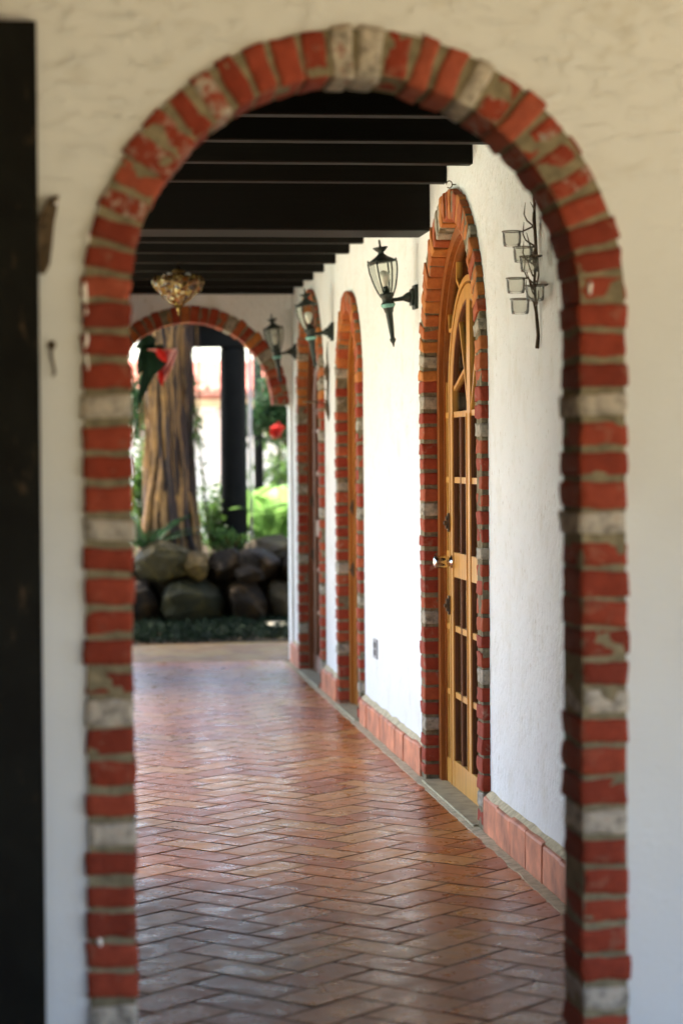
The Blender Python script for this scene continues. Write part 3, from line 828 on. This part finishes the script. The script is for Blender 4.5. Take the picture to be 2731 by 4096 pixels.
# socket on the wall
T = empty('power_outlet', (WX, 12.9, .48), 'small grey power outlet low on the white wall between the nearest and middle doors', 'outlet')
bm = bmesh.new(); box(bm, (WX - .009, 12.83, .425), (WX - .0005, 12.97, .535), .003); obj('cover_plate', bm, M['outlet'], T)
bm = bmesh.new(); box(bm, (WX - .0125, 12.86, .445), (WX - .0085, 12.94, .475), .001); box(bm, (WX - .0125, 12.86, .487), (WX - .0085, 12.94, .517), .001); obj('socket', bm, M['outlet_dark'], T)
T = empty('eye_hook', (WX, 10.15, 2.76), 'tiny wire eye hook at the tip of the nearest door arch', 'hook')
bm = bmesh.new()
tube(bm, [V(WX - .03 - .013 * math.cos(a), 10.15, 2.768 + .016 * math.sin(a)) for a in [2 * PI * k / 16 for k in range(15)]], .0028, 6)
tube(bm, [(WX + .005, 10.15, 2.768), (WX - .017, 10.15, 2.768)], .003, 6)
obj('eye', bm, M['rust'], T)

# ------------------------------------------------------------------ hanging glass lamp
T = empty('pendant_lamp', (.748, 15.0, 2.65), 'ornate amber and clear glass bowl lamp hanging from the black ceiling', 'hanging lamp')
c0 = V(.748, 15.0, 0)
bm = bmesh.new()
lathe(bm, [(.001, 2.946), (.055, 2.946), (.05, 2.925), (.015, 2.905), (.007, 2.90), (.007, 2.80), (.02, 2.795), (.034, 2.785), (.045, 2.770), (.02, 2.765), (.012, 2.755), (.012, 2.58), (.02, 2.57), (.006, 2.555), (.001, 2.55)], (c0.x, c0.y, 0), 20)
obj('stem', bm, M['brass'], T, smooth=True)
bm = bmesh.new()
for k in range(10):
    a = 2 * PI * k / 10
    pr_ = [(.012, 2.545), (.05, 2.572), (.105, 2.622), (.150, 2.665), (.168, 2.700), (.160, 2.730), (.145, 2.742)]
    tube(bm, [c0 + V(r * math.cos(a), r * math.sin(a), z) for r, z in pr_], [.003] * 7, 6)
for rr_, z in ((.168, 2.70), (.105, 2.622)):
    tube(bm, [c0 + V(rr_ * math.cos(2 * PI * k / 40), rr_ * math.sin(2 * PI * k / 40), z) for k in range(41)], .003, 6, cap=False)
lathe(bm, [(.001, 2.49), (.006, 2.496), (.004, 2.51), (.014, 2.53), (.02, 2.545), (.001, 2.55)], (c0.x, c0.y, 0), 12)
obj('frame', bm, M['brass'], T, smooth=True)
bm = bmesh.new()
def pend(r, z, k, n):
    a = 2 * PI * k / n; lob = 1 + .10 * abs(math.sin(a * 5)) - .05
    q = V(r * lob * math.cos(a), r * lob * math.sin(a), z)
    d = noise.noise(q * 28) * .020 + noise.noise(q * 60) * .012
    return c0 + q * 1 + V(math.cos(a), math.sin(a), .3) * d
prof = [(.012, 2.548), (.035, 2.560), (.060, 2.578), (.085, 2.600), (.108, 2.622), (.130, 2.645), (.148, 2.668), (.160, 2.692), (.163, 2.712), (.156, 2.730), (.138, 2.744), (.12, 2.738), (.10, 2.715)]
rows = [[bm.verts.new(pend(r_, z_, k, 90)) for k in range(90)] for r_, z_ in prof]
for a_, b_ in zip(rows, rows[1:]):
    for k in range(90): bm.faces.new((a_[k], a_[(k + 1) % 90], b_[(k + 1) % 90], b_[k]))
obj('bowl', bm, M['mosaic'], T)
for k in range(4):
    bm = bmesh.new(); a = PI / 4 + k * PI / 2
    lathe(bm, [(.001, 0), (.012, .006), (.02, .03), (.016, .045), (.001, .05)], c0 + V(.085 * math.cos(a), .085 * math.sin(a), 2.715), 12)
    obj('bulb', bm, M['bulb'], T, smooth=True)

# ------------------------------------------------------------------ GARDEN
def boulder(x0, x1, z0, z1, y, mt, label, dep=None, seed=0, sq=.55, tilt=0):
    cx_, cz = (x0 + x1) / 2, (z0 + z1) / 2; rx, rz = (x1 - x0) / 2, (z1 - z0) / 2; ry = dep or min(rx, .3)
    bm = bmesh.new(); bmesh.ops.create_icosphere(bm, subdivisions=5, radius=1)
    rb = random.Random(seed * 13 + 1); planes = [(V(rb.gauss(0, 1), rb.gauss(-.5, .8), rb.gauss(.2, .8)).normalized(), rb.uniform(.66, .86)) for _ in range(7)]
    rot = Matrix.Rotation(tilt, 3, 'Y'); off = V(seed * 7.1, seed * 3.3, seed)
    for v in bm.verts:
        p = v.co.copy(); p = V(*[math.copysign(abs(t) ** (1 - sq * .45), t) for t in p])
        q = p.normalized() * (p.length * .5 + .5)
        n_ = noise.fractal(q * 1.1 + off, 1, 2, 4) * .20 + abs(noise.noise(q * 1.7 + off)) * -.22 + noise.fractal(q * 6 + off, 1, 2, 3) * .025
        q = q * (1 + n_)
        for pn, pd in planes:
            e_ = q.dot(pn) - pd
            if e_ > 0: q = q - pn * e_ * .85
        q = V(q.x * rx * 1.03, q.y * ry, q.z * rz * 1.04)
        v.co = rot @ q + V(cx_, y, cz)
    o = obj('boulder', bm, mt, smooth=True, loc=(cx_, y, z0))
    return props(o, label, 'boulder', 'boulders edging the raised garden bed')
Yb = 21.9
boulder(.66, 1.26, .38, .80, Yb + .12, M['rock_olive'], 'large olive grey boulder, top left of the pile under the tree trunk', .34, 1, .4)
boulder(1.08, 1.36, .42, .70, Yb - .06, M['rock_ochre'], 'small pale ochre boulder leaning on the right of the large top left one', .20, 2, .5, .3)
boulder(.88, 1.50, -.02, .46, Yb, M['rock_grey'], 'wide square grey boulder in the bottom row with a pale front face', .36, 3, .9)
boulder(.44, .93, -.02, .42, Yb + .05, M['rock_brown'], 'brown boulder at the bottom left, partly behind the near brick jamb', .32, 4, .5)
boulder(1.34, 1.74, .42, .72, Yb + .08, M['rock_brown'], 'slanting brown boulder in the middle of the upper row', .26, 5, .6, -.35)
boulder(1.62, 2.06, .40, .74, Yb + .02, M['rock_brown'], 'rounded dark brown boulder in the upper row below the black post', .28, 6, .5)
boulder(1.58, 1.87, .39, .56, Yb - .16, M['rock_brown'], 'small flat brown boulder wedged on top of the tall bottom one', .16, 7, .6)
boulder(1.49, 1.91, -.02, .46, Yb, M['rock_brown'], 'tall smooth dark boulder in the bottom row, right of the square grey one', .32, 8, .7)
boulder(1.90, 2.16, -.02, .44, Yb + .02, M['rock_pale'], 'narrow upright boulder at the bottom right with a lighter side', .26, 9, .5)
boulder(1.74, 2.30, .55, .82, Yb + .45, M['rock_pale'], 'flat topped greyish boulder at the back right below the fern', .36, 10, .6)
boulder(2.02, 2.40, .38, .68, Yb + .05, M['rock_brown'], 'dark boulder at the far right of the upper row beside the white wall', .28, 11, .6)
bm = bmesh.new(); bmesh.ops.create_grid(bm, x_segments=40, y_segments=30, size=1)
for v in bm.verts:
    x = v.co.x * 2.7 + 1.6; y = v.co.y * 2.0 + 24.1
    v.co = V(x, y, (.60 if y > 22.2 else .30) + .05 * noise.noise(V(x * 2, y * 2, 0)))
box(bm, (.3, 22.12, -.05), (4.2, 26, .52), .02)
props(obj('soil', bm, M['soil']), kind='structure')

# strangler tree
def tree():
    T = empty('tree', (1.05, 22.45, .6), 'thick tree trunk wrapped in hanging aerial roots, rising from the boulder bed', 'tree')
    cx_, cy_ = 1.03, 22.6
    bm = bmesh.new(); n = 56; rows = []
    H = 36
    for i in range(H + 1):
        z = .45 + 5.2 * i / H
        t = max(0, 1 - (z - .45) / 1.6)
        r = .180 + .085 * t ** 1.5
        ring = []
        for k in range(n):
            a = 2 * PI * k / n
            rd = r * (1 + .16 * noise.noise(V(math.cos(a) * 2.2, math.sin(a) * 2.2, z * .35)) + .13 * abs(noise.noise(V(math.cos(a + z * .25) * 6, math.sin(a + z * .25) * 6, z * .5))) + .22 * t * math.sin(a * 5 + 1))
            ring.append(bm.verts.new(V(cx_ - .04 * t + rd * math.cos(a), cy_ + rd * math.sin(a) * .9, z)))
        rows.append(ring)
    for a, b in zip(rows, rows[1:]):
        for k in range(n): bm.faces.new((a[k], a[(k + 1) % n], b[(k + 1) % n], b[k]))
    bm.faces.new(rows[-1])
    obj('trunk', bm, M['bark'], T, smooth=True)
    for k in range(52):
        a = R.uniform(PI * .98, PI * 2.02); a2 = a + R.uniform(-.7, .7)
        bm = bmesh.new(); pts = []; rs = []
        r0 = R.choice((.007, .010, .014, .02, .030))
        nn = 22
        for i in range(nn + 1):
            t = i / nn; z = 4.4 - 3.95 * t
            tt = max(0, 1 - (z - .45) / 1.6)
            aa = a + (a2 - a) * t + .42 * noise.noise(V(k * 1.7, t * 4, 0)) + .10 * noise.noise(V(k, t * 14, 3))
            rd = (.190 + .11 * tt ** 1.5) + .07 * noise.noise(V(k * 3, t * 5, 2))
            if tt > .4: aa += (aa - 1.5 * PI) * .12 * tt
            pts.append(V(cx_ + rd * math.cos(aa), cy_ + rd * math.sin(aa) * .92, z)); rs.append(r0 * (1 + .6 * tt + .3 * noise.noise(V(k, t * 8, 7))))
        tube(bm, pts, rs, 7)
        obj('aerial_root', bm, M['root_dark'] if (a > 1.45 * PI) == (R.random() < .75) else M['root_gold'], T, smooth=True)  # mostly gold left, dark right: lit and shaded sides put into colour
    for k in range(34):   # free hanging root fibres, most on the right
        a = R.choice((R.uniform(1.45 * PI, 2.0 * PI), R.uniform(PI, 2 * PI))); rd0 = R.uniform(.20, .31)
        z1 = R.choice((R.uniform(.7, 1.4), R.uniform(1.4, 2.2))); bm = bmesh.new(); pts = []
        for i in range(19):
            t = i / 18; z = 4.2 + (z1 - 4.2) * t
            rr_ = rd0 + .05 * noise.noise(V(k * 2.3, t * 4, 1)); aa = a + .25 * noise.noise(V(k * 1.1, t * 5, 4))
            pts.append(V(cx_ + rr_ * math.cos(aa), cy_ + rr_ * math.sin(aa), z))
        rt = R.uniform(.004, .010); tube(bm, pts, [rt] * 12 + [rt * (1 - i * .14) for i in range(7)], 5)
        obj('root_fibre', bm, M['root_dark'] if R.random() < .6 else M['root_gold'], T, smooth=True)
    for k in range(4):
        a = k * PI / 2 + .5; bm = bmesh.new()
        pts = [V(cx_ + (.05 + .5 * t * t * 2.4) * math.cos(a), cy_ + (.05 + .5 * t * t * 2.4) * math.sin(a), 5.2 + 1.8 * t) for t in [i / 6 for i in range(7)]]
        tube(bm, pts, [.15 - .11 * i / 6 for i in range(7)], 10)
        obj('branch', bm, M['bark'], T, smooth=True)
    bm = bmesh.new(); rl_ = bm.verts.layers.float.new('rnd')  # crown enlarged and set off the trunk to shade path and boulders
    for c in range(95):
        a = R.uniform(0, 2 * PI); rr_ = 3.7 * math.sqrt(R.random()); cz = 6.0 + R.uniform(-.7, 1.1)
        cc = V(-1.0 + rr_ * math.cos(a), 20.4 + rr_ * math.sin(a), cz); cr = R.uniform(.45, .8)
        for i in range(180): leaf(bm, rl_, cc + V(R.gauss(0, 1), R.gauss(0, 1), R.gauss(0, .6)) * cr * .6, R.uniform(.10, .19))
    obj('crown', bm, M['leaf_mid'], T)
def leaf(bm, rl_, p, s, d=None, w=.45):
    d = d or V(R.gauss(0, 1), R.gauss(0, 1), R.gauss(0, .7) - .2)
    d = d.normalized(); u = d.cross(V(R.gauss(0, 1), R.gauss(0, 1), R.gauss(0, 1)))
    if u.length < 1e-4: u = V(1, 0, 0)
    u.normalize(); r = R.random()
    n_ = d.cross(u)
    q = [p, p + d * s * .4 + u * s * w * .5 + n_ * s * .05, p + d * s, p + d * s * .4 - u * s * w * .5 + n_ * s * .05]
    vs = [bm.verts.new(x) for x in q]
    for v in vs: v[rl_] = r
    bm.faces.new(vs)
tree()

def bush(name, c, rad, n, s, mt, label, cat='shrub', group=None, clumps=9, stems=True):
    c = Vector(c); rad = Vector(rad)
    T = empty(name, (c.x, c.y, c.z - rad.z), label, cat, group)
    bm = bmesh.new(); rl_ = bm.verts.layers.float.new('rnd')
    for k in range(clumps):
        q = V(R.gauss(0, .5), R.gauss(0, .5), R.gauss(0, .5)); cc = c + V(q.x * rad.x, q.y * rad.y, q.z * rad.z)
        for i in range(n // clumps):
            leaf(bm, rl_, cc + V(R.gauss(0, .28) * rad.x, R.gauss(0, .28) * rad.y, R.gauss(0, .28) * rad.z), R.uniform(.6, 1.2) * s)
    obj('foliage', bm, mt, T)
    if stems:
        bm = bmesh.new()
        for k in range(6):
            a = R.uniform(0, 2 * PI)
            tube(bm, [c + V(0, 0, -rad.z), c + V(.3 * rad.x * math.cos(a), .3 * rad.y * math.sin(a), -.3 * rad.z), c + V(.6 * rad.x * math.cos(a), .6 * rad.y * math.sin(a), .5 * rad.z)], [.012, .009, .004], 6)
        obj('stems', bm, M['bark'], T)
    return T
def fern(name, c, n, ln, mt, label, cat='fern', up=.9, wid=.32, lob=22):
    c = Vector(c); T = empty(name, c, label, cat)
    bm = bmesh.new(); rl_ = bm.verts.layers.float.new('rnd')
    for k in range(n):
        a = 2 * PI * k / n + R.uniform(-.25, .25); l = ln * R.uniform(.75, 1.15); e = up * R.uniform(.6, 1.25)
        pts = []
        for i in range(lob + 1):
            t = i / lob; h = l * (math.sin(e * 1.1) * t - .75 * t * t * .6); rr_ = l * math.cos(e * .8) * (t + .15 * t * t)
            pts.append(c + V(rr_ * math.cos(a), rr_ * math.sin(a), h + .02))
        tube(bm, pts[::4], [.006, .005, .004, .003, .002, .001][:len(pts[::4])], 5)
        rnd = R.random()
        for i in range(2, lob):
            t = i / lob; d = (pts[i + 1] - pts[i - 1]).normalized(); s_ = d.cross(V(0, 0, 1)).normalized()
            L_ = l * wid * math.sin(PI * min(1, t * 1.02 + .06)) ** .7
            for s in (-1, 1):
                dd = (s_ * s + d * .45 + V(0, 0, -.15)).normalized()
                q = [pts[i], pts[i] + dd * L_ * .5 + d * l * .022, pts[i] + dd * L_, pts[i] + dd * L_ * .5 - d * l * .022]
                vs = [bm.verts.new(x) for x in q]
                for v in vs: v[rl_] = min(1, rnd * .7 + .3 * R.random())
                bm.faces.new(vs)
    obj('fronds', bm, mt, T)
    return T
fern('fern', (2.12, 23.3, .62), 21, 1.15, M['leaf_fern'], 'bright lime fern in sunlight behind the boulders, right of the black post', up=1.2, wid=.22)
fern('fern', (.78, 22.20, .66), 17, .75, M['leaf_dark'], 'dark spiky fern at the left foot of the root-wrapped trunk', up=1.0, wid=.12)
bush('leafy_plant', (1.45, 22.75, .98), (.16, .16, .32), 900, .07, M['leaf_mid'], 'glossy green leafy plant between the trunk and the black post', 'plant')
bush('leafy_plant', (.80, 23.4, 1.30), (.22, .2, .60), 2200, .07, M['leaf_mid'], 'light green plant seen in the gap left of the trunk', 'plant')
bush('leafy_plant', (1.60, 22.15, .78), (.14, .08, .10), 300, .05, M['leaf_mid'], 'low green seedlings on top of the boulders at the foot of the black post', 'plant')
# vine on the right edge of the trunk
T = empty('vine', (1.30, 22.5, 2.0), 'thin vine with small leaves trailing down the right side of the trunk', 'vine')
bm = bmesh.new(); rl_ = bm.verts.layers.float.new('rnd')
for i in range(420):
    z = R.uniform(.9, 2.1); leaf(bm, rl_, V(1.27 + .10 * (2.1 - z) + R.gauss(0, .025), 22.42 + R.uniform(-.06, .06), z), R.uniform(.025, .05))
obj('foliage', bm, M['leaf_mid'], T)
bm = bmesh.new(); tube(bm, [V(1.27 + .10 * (2.1 - z), 22.44 + .02 * math.sin(z * 8), z) for z in [.8 + .1 * i for i in range(20)]], .006, 6); obj('stem', bm, M['bark'], T)

# ground cover strip in front of the boulders
bm = bmesh.new(); rl_ = bm.verts.layers.float.new('rnd')
for i in range(14000):
    x = R.uniform(-.6, 3.0); y = R.uniform(19.55, 21.7) + .30 * max(0, min(1, (x - 1.0)))
    h = .03 + .05 * max(0, noise.noise(V(x * 3, y * 3, 0)) + .5)
    leaf(bm, rl_, V(x, y, R.uniform(-.01, h)), R.uniform(.03, .07), V(R.gauss(0, 1), R.gauss(0, 1), R.uniform(.0, .9)), .4)
props(obj('ground_cover', bm, M['grass']), 'dark low creeping plants in a strip in front of the boulders', 'ground cover', kind='stuff')
bm = bmesh.new(); box(bm, (-.7, 19.6, -.03), (3.1, 21.7, .006)); props(obj('planting_bed', bm, M['soil']), kind='structure')

# black post, beam and roof of the second gallery
T = empty('gallery_post', (1.665, 22.75, .6), 'round black wooden post standing behind the boulders', 'post')
bm = bmesh.new(); lathe(bm, [(.128, .62), (.132, .9), (.130, 1.8), (.127, 2.62), (.12, 2.66)], (1.665, 22.75, 0), 28); obj('shaft', bm, M['ceil'], T, smooth=True)
T = empty('drain_pipe', (1.85, 22.85, .9), 'thin pale grey pipe running up the right side of the round black post', 'pipe')
bm = bmesh.new(); tube(bm, [(1.845, 22.9, .7), (1.84, 22.9, 1.8), (1.84, 22.9, 2.66)], .017, 10); obj('pipe', bm, M['grey_pipe'], T, smooth=True)
T = empty('gallery_roof', (2, 24, 2.66), 'dark beam and roof edge of the garden gallery above the black post', 'roof')
bm = bmesh.new(); box(bm, (1.15, 22.62, 2.665), (4.6, 22.88, 2.90), .01); obj('beam', bm, M['ceil'], T)
bm = bmesh.new(); box(bm, (1.12, 22.4, 2.91), (4.7, 23.2, 2.97), .004); obj('deck', bm, M['ceil'], T)
T = empty('garden_pole', (2.3, 27, .5), 'slim dark pole standing farther back right of the round post', 'pole')
bm = bmesh.new(); tube(bm, [(2.27, 27, .2), (2.27, 27, 1.3), (2.26, 27, 3.0)], [.07, .06, .055], 12); obj('shaft', bm, M['ceil'], T, smooth=True)

# hanging pot with red flower, top left of the far arch
T = empty('hanging_planter', (.80, 18.9, 2.3), 'red cone-shaped hanging planter with big dark leaves, left under the far arch', 'planter')
bm = bmesh.new()
cc = V(.80, 18.9, 0)
rings = lathe(bm, [(.005, 2.20), (.035, 2.25), (.075, 2.34), (.112, 2.44), (.122, 2.452), (.104, 2.452), (.068, 2.35), (.02, 2.27)], cc, 24, closed=True)
obj('cone', bm, M['red_clay'], T, smooth=True)
bm = bmesh.new(); tube(bm, [cc + V(.117 * math.cos(a), .117 * math.sin(a), 2.452) for a in [2 * PI * k / 24 for k in range(25)]], .010, 8, cap=False)
tube(bm, [cc + V(.118, 0, 2.44), cc + V(.075, -.02, 2.33), cc + V(.02, -.03, 2.20)], [.013, .016, .010], 8)
obj('rim', bm, M['pink_clay'], T, smooth=True)
bm = bmesh.new()
for k in range(3):
    a = 2 * PI * k / 3; tube(bm, [cc + V(.115 * math.cos(a), .115 * math.sin(a), 2.455), cc + V(0, 0, 2.95)], .0025, 5)
tube(bm, [cc + V(0, 0, 2.95), cc + V(0, 0, 3.3)], .003, 5)
obj('cord', bm, M['rust'], T)
def bigleaf(bm, rl_, base, tip, w, droop=.05, rnd=.4):
    base = Vector(base); tip = Vector(tip); d = tip - base; side = d.cross(V(0, 1, .2)).normalized()
    n = 9; rows = []
    for i in range(n + 1):
        t = i / n; ww = w * math.sin(PI * min(1, t ** .75)) if 0 < i < n else .001
        c_ = base + d * t + V(0, -droop * math.sin(PI * t), 0)
        row = [bm.verts.new(c_ + side * ww * s + V(0, .25 * abs(s) * ww, 0)) for s in (-1, -.5, 0, .5, 1)]
        for v in row: v[rl_] = rnd
        rows.append(row)
    for a, b in zip(rows, rows[1:]):
        for k in range(4): bm.faces.new((a[k], a[k + 1], b[k + 1], b[k]))
bm = bmesh.new(); rl_ = bm.verts.layers.float.new('rnd')
bigleaf(bm, rl_, (.80, 18.86, 2.50), (.70, 18.80, 2.22), .085, .05, .5)
bigleaf(bm, rl_, (.74, 18.90, 2.52), (.60, 18.85, 2.25), .075, .05, .2)
bigleaf(bm, rl_, (.74, 18.95, 2.50), (.655, 18.85, 2.10), .06, .05, .1)
bigleaf(bm, rl_, (.76, 18.92, 2.55), (.58, 18.9, 2.47), .06, .05, .3)
bigleaf(bm, rl_, (.74, 18.95, 2.45), (.60, 18.9, 1.98), .045, .05, .0)
obj('leaves', bm, M['leaf_pot'], T, smooth=True)
bm = bmesh.new(); rl_ = bm.verts.layers.float.new('rnd')
bigleaf(bm, rl_, (.76, 18.78, 2.46), (.84, 18.76, 2.34), .034, .02, .8)
obj('petal', bm, M['red_petal'], T, smooth=True)
bm = bmesh.new(); rl_ = bm.verts.layers.float.new('rnd')
bigleaf(bm, rl_, (.78, 18.80, 2.29), (.80, 18.78, 2.15), .026, .02, .6)
obj('petal', bm, M['red_petal'], T, smooth=True)

# low tiled pavilion across the garden
T = empty('garden_pavilion', (4, 36, 0), 'white garden pavilion with red clay roof tiles, bright beyond the trunk', 'building')
bm = bmesh.new(); box(bm, (-5, 36.2, 0), (3.32, 36.5, 2.36)); obj('wall', bm, M['white_wall'], T)
bm = bmesh.new()
for i in range(60):
    x = -5.3 + i * .17
    rows = []
    for t in range(5):
        yy = 35.5 + 1.6 * t / 4; zz = 2.58 + .52 * t / 4 - (.015 if t % 2 else 0)
        rows.append([bm.verts.new(V(x + .095 * math.cos(a), yy, zz + .07 * math.sin(a))) for a in [PI * k / 6 for k in range(7)]])
    for a, b in zip(rows, rows[1:]):
        for k in range(6): bm.faces.new((a[k], a[k + 1], b[k + 1], b[k]))
    bm.faces.new(rows[0])
box(bm, (-5.4, 35.55, 2.50), (4.9, 37.2, 2.575))
obj('roof', bm, M['roof_tile'], T)
bm = bmesh.new(); box(bm, (-5.3, 35.50, 2.36), (4.9, 35.7, 2.49)); obj('eave_beam', bm, M['tan_wood'], T)
for i in range(9):
    bm = bmesh.new(); lathe(bm, [(.07, 0), (.07, .1), (.05, .14), (.05, 2.2), (.07, 2.26), (.07, 2.36)], (-4.9 + i * 1.22, 35.6, 0), 14); obj('column', bm, M['pink_wall'], T, smooth=True)
bm = bmesh.new(); box(bm, (3.4, 30.6, 0), (3.62, 36, 2.45)); obj('pier', bm, M['white_wall'], T)

# shrubs behind
bush('shrub', (3.05, 29.5, 1.35), (.55, .5, .75), 3200, .10, M['leaf_mid'], 'green shrub at the right behind the bright fern', 'shrub')
bush('dark_tree', (2.56, 26.5, 2.12), (.42, .4, .42), 5200, .09, M['leaf_dark'], 'dark leafy branches at the upper right inside the far arch', 'tree')
bush('shrub', (1.75, 31, .62), (1.6, .6, .62), 4200, .10, M['leaf_mid'], 'low green shrubs behind the trunk and round post', 'shrub', clumps=24)
bush('shrub', (2.35, 25.2, .95), (.35, .3, .38), 1600, .08, M['leaf_dark'], 'dark shrub between the round black post and the bright fern', 'shrub')
bush('dark_tree', (1.0, 27, 2.25), (.42, .4, .42), 2600, .10, M['leaf_dark'], 'dark leaf spray against the sky left of the trunk', 'tree')
T = empty('red_flower', (2.23, 24.3, 1.86), 'round red flower head at the right edge of the garden view', 'flower')
bm = bmesh.new(); rl_ = bm.verts.layers.float.new('rnd')
for i in range(160): leaf(bm, rl_, V(2.235, 24.3, 1.86) + V(R.gauss(0, .025), R.gauss(0, .02), R.gauss(0, .025)), .045, None, .7)
obj('petals', bm, M['red_petal'], T)
bm = bmesh.new(); tube(bm, [(2.24, 24.3, .6), (2.26, 24.32, 1.3), (2.235, 24.3, 1.86)], [.01, .008, .005], 6); obj('stem', bm, M['leaf_dark'], T)
# hedge closing the view to the far left / right
bush('hedge', (-4.5, 40.2, 1.3), (6, .7, 1.2), 6000, .22, M['leaf_mid'], 'long green hedge far behind the pavilion', 'hedge', clumps=60, stems=False)

# ------------------------------------------------------------------ LIGHT, SKY, CAMERA
SUN_EL, SUN_AZ = math.radians(64), math.radians(-42)     # azimuth from +y towards +x
w = bpy.data.worlds.new('World'); sc.world = w; w.use_nodes = True
nt = w.node_tree; bg = nt.nodes['Background']
sky = N(nt, 'ShaderNodeTexSky', _sky_type='NISHITA'); sky.sun_disc = False
sky.sun_elevation = SUN_EL; sky.sun_rotation = SUN_AZ; sky.dust_density = 2.5; sky.air_density = 1.0
L(nt, sky.outputs[0], bg.inputs[0]); bg.inputs[1].default_value = .15
ld = bpy.data.lights.new('sun', 'SUN'); ld.energy = 4.0; ld.angle = math.radians(.5); ld.color = (1, .94, .86)
lo = link(bpy.data.objects.new('sun', ld))
sd = V(math.sin(SUN_AZ) * math.cos(SUN_EL), math.cos(SUN_AZ) * math.cos(SUN_EL), math.sin(SUN_EL))
lo.rotation_euler = sd.to_track_quat('Z', 'Y').to_euler(); lo.location = (-8, 8, 14)

cam = bpy.data.cameras.new('camera'); co = link(bpy.data.objects.new('camera', cam)); sc.camera = co
f, cx, cy = 5300., 784., 1176.
v = V(147 - cx, -(1060 - cy), -f).normalized()
u = V(-.010, 1, 0); u = (u - v * u.dot(v)).normalized(); r = v.cross(u)
Rm = Matrix((r, v, u))            # world = Rm @ cam
co.matrix_world = Matrix.Translation((0, 0, 1.55)) @ Rm.to_4x4()
cam.sensor_fit = 'VERTICAL'; cam.sensor_height = 36; cam.lens = 36 * f / 2352
cam.clip_end = 500; cam.clip_start = .05
cam.dof.use_dof = True; cam.dof.focus_distance = 9.5; cam.dof.aperture_fstop = 2.3
sc.view_settings.view_transform = 'Standard'; sc.view_settings.look = 'None'; sc.view_settings.gamma = 1
sc.view_settings.exposure = 3.0
sc.render.engine = 'CYCLES'
sc.cycles.use_denoising = True
sc.cycles.max_bounces = 10; sc.cycles.diffuse_bounces = 6; sc.cycles.glossy_bounces = 4; sc.cycles.transparent_max_bounces = 16
sc.cycles.sample_clamp_indirect = 8
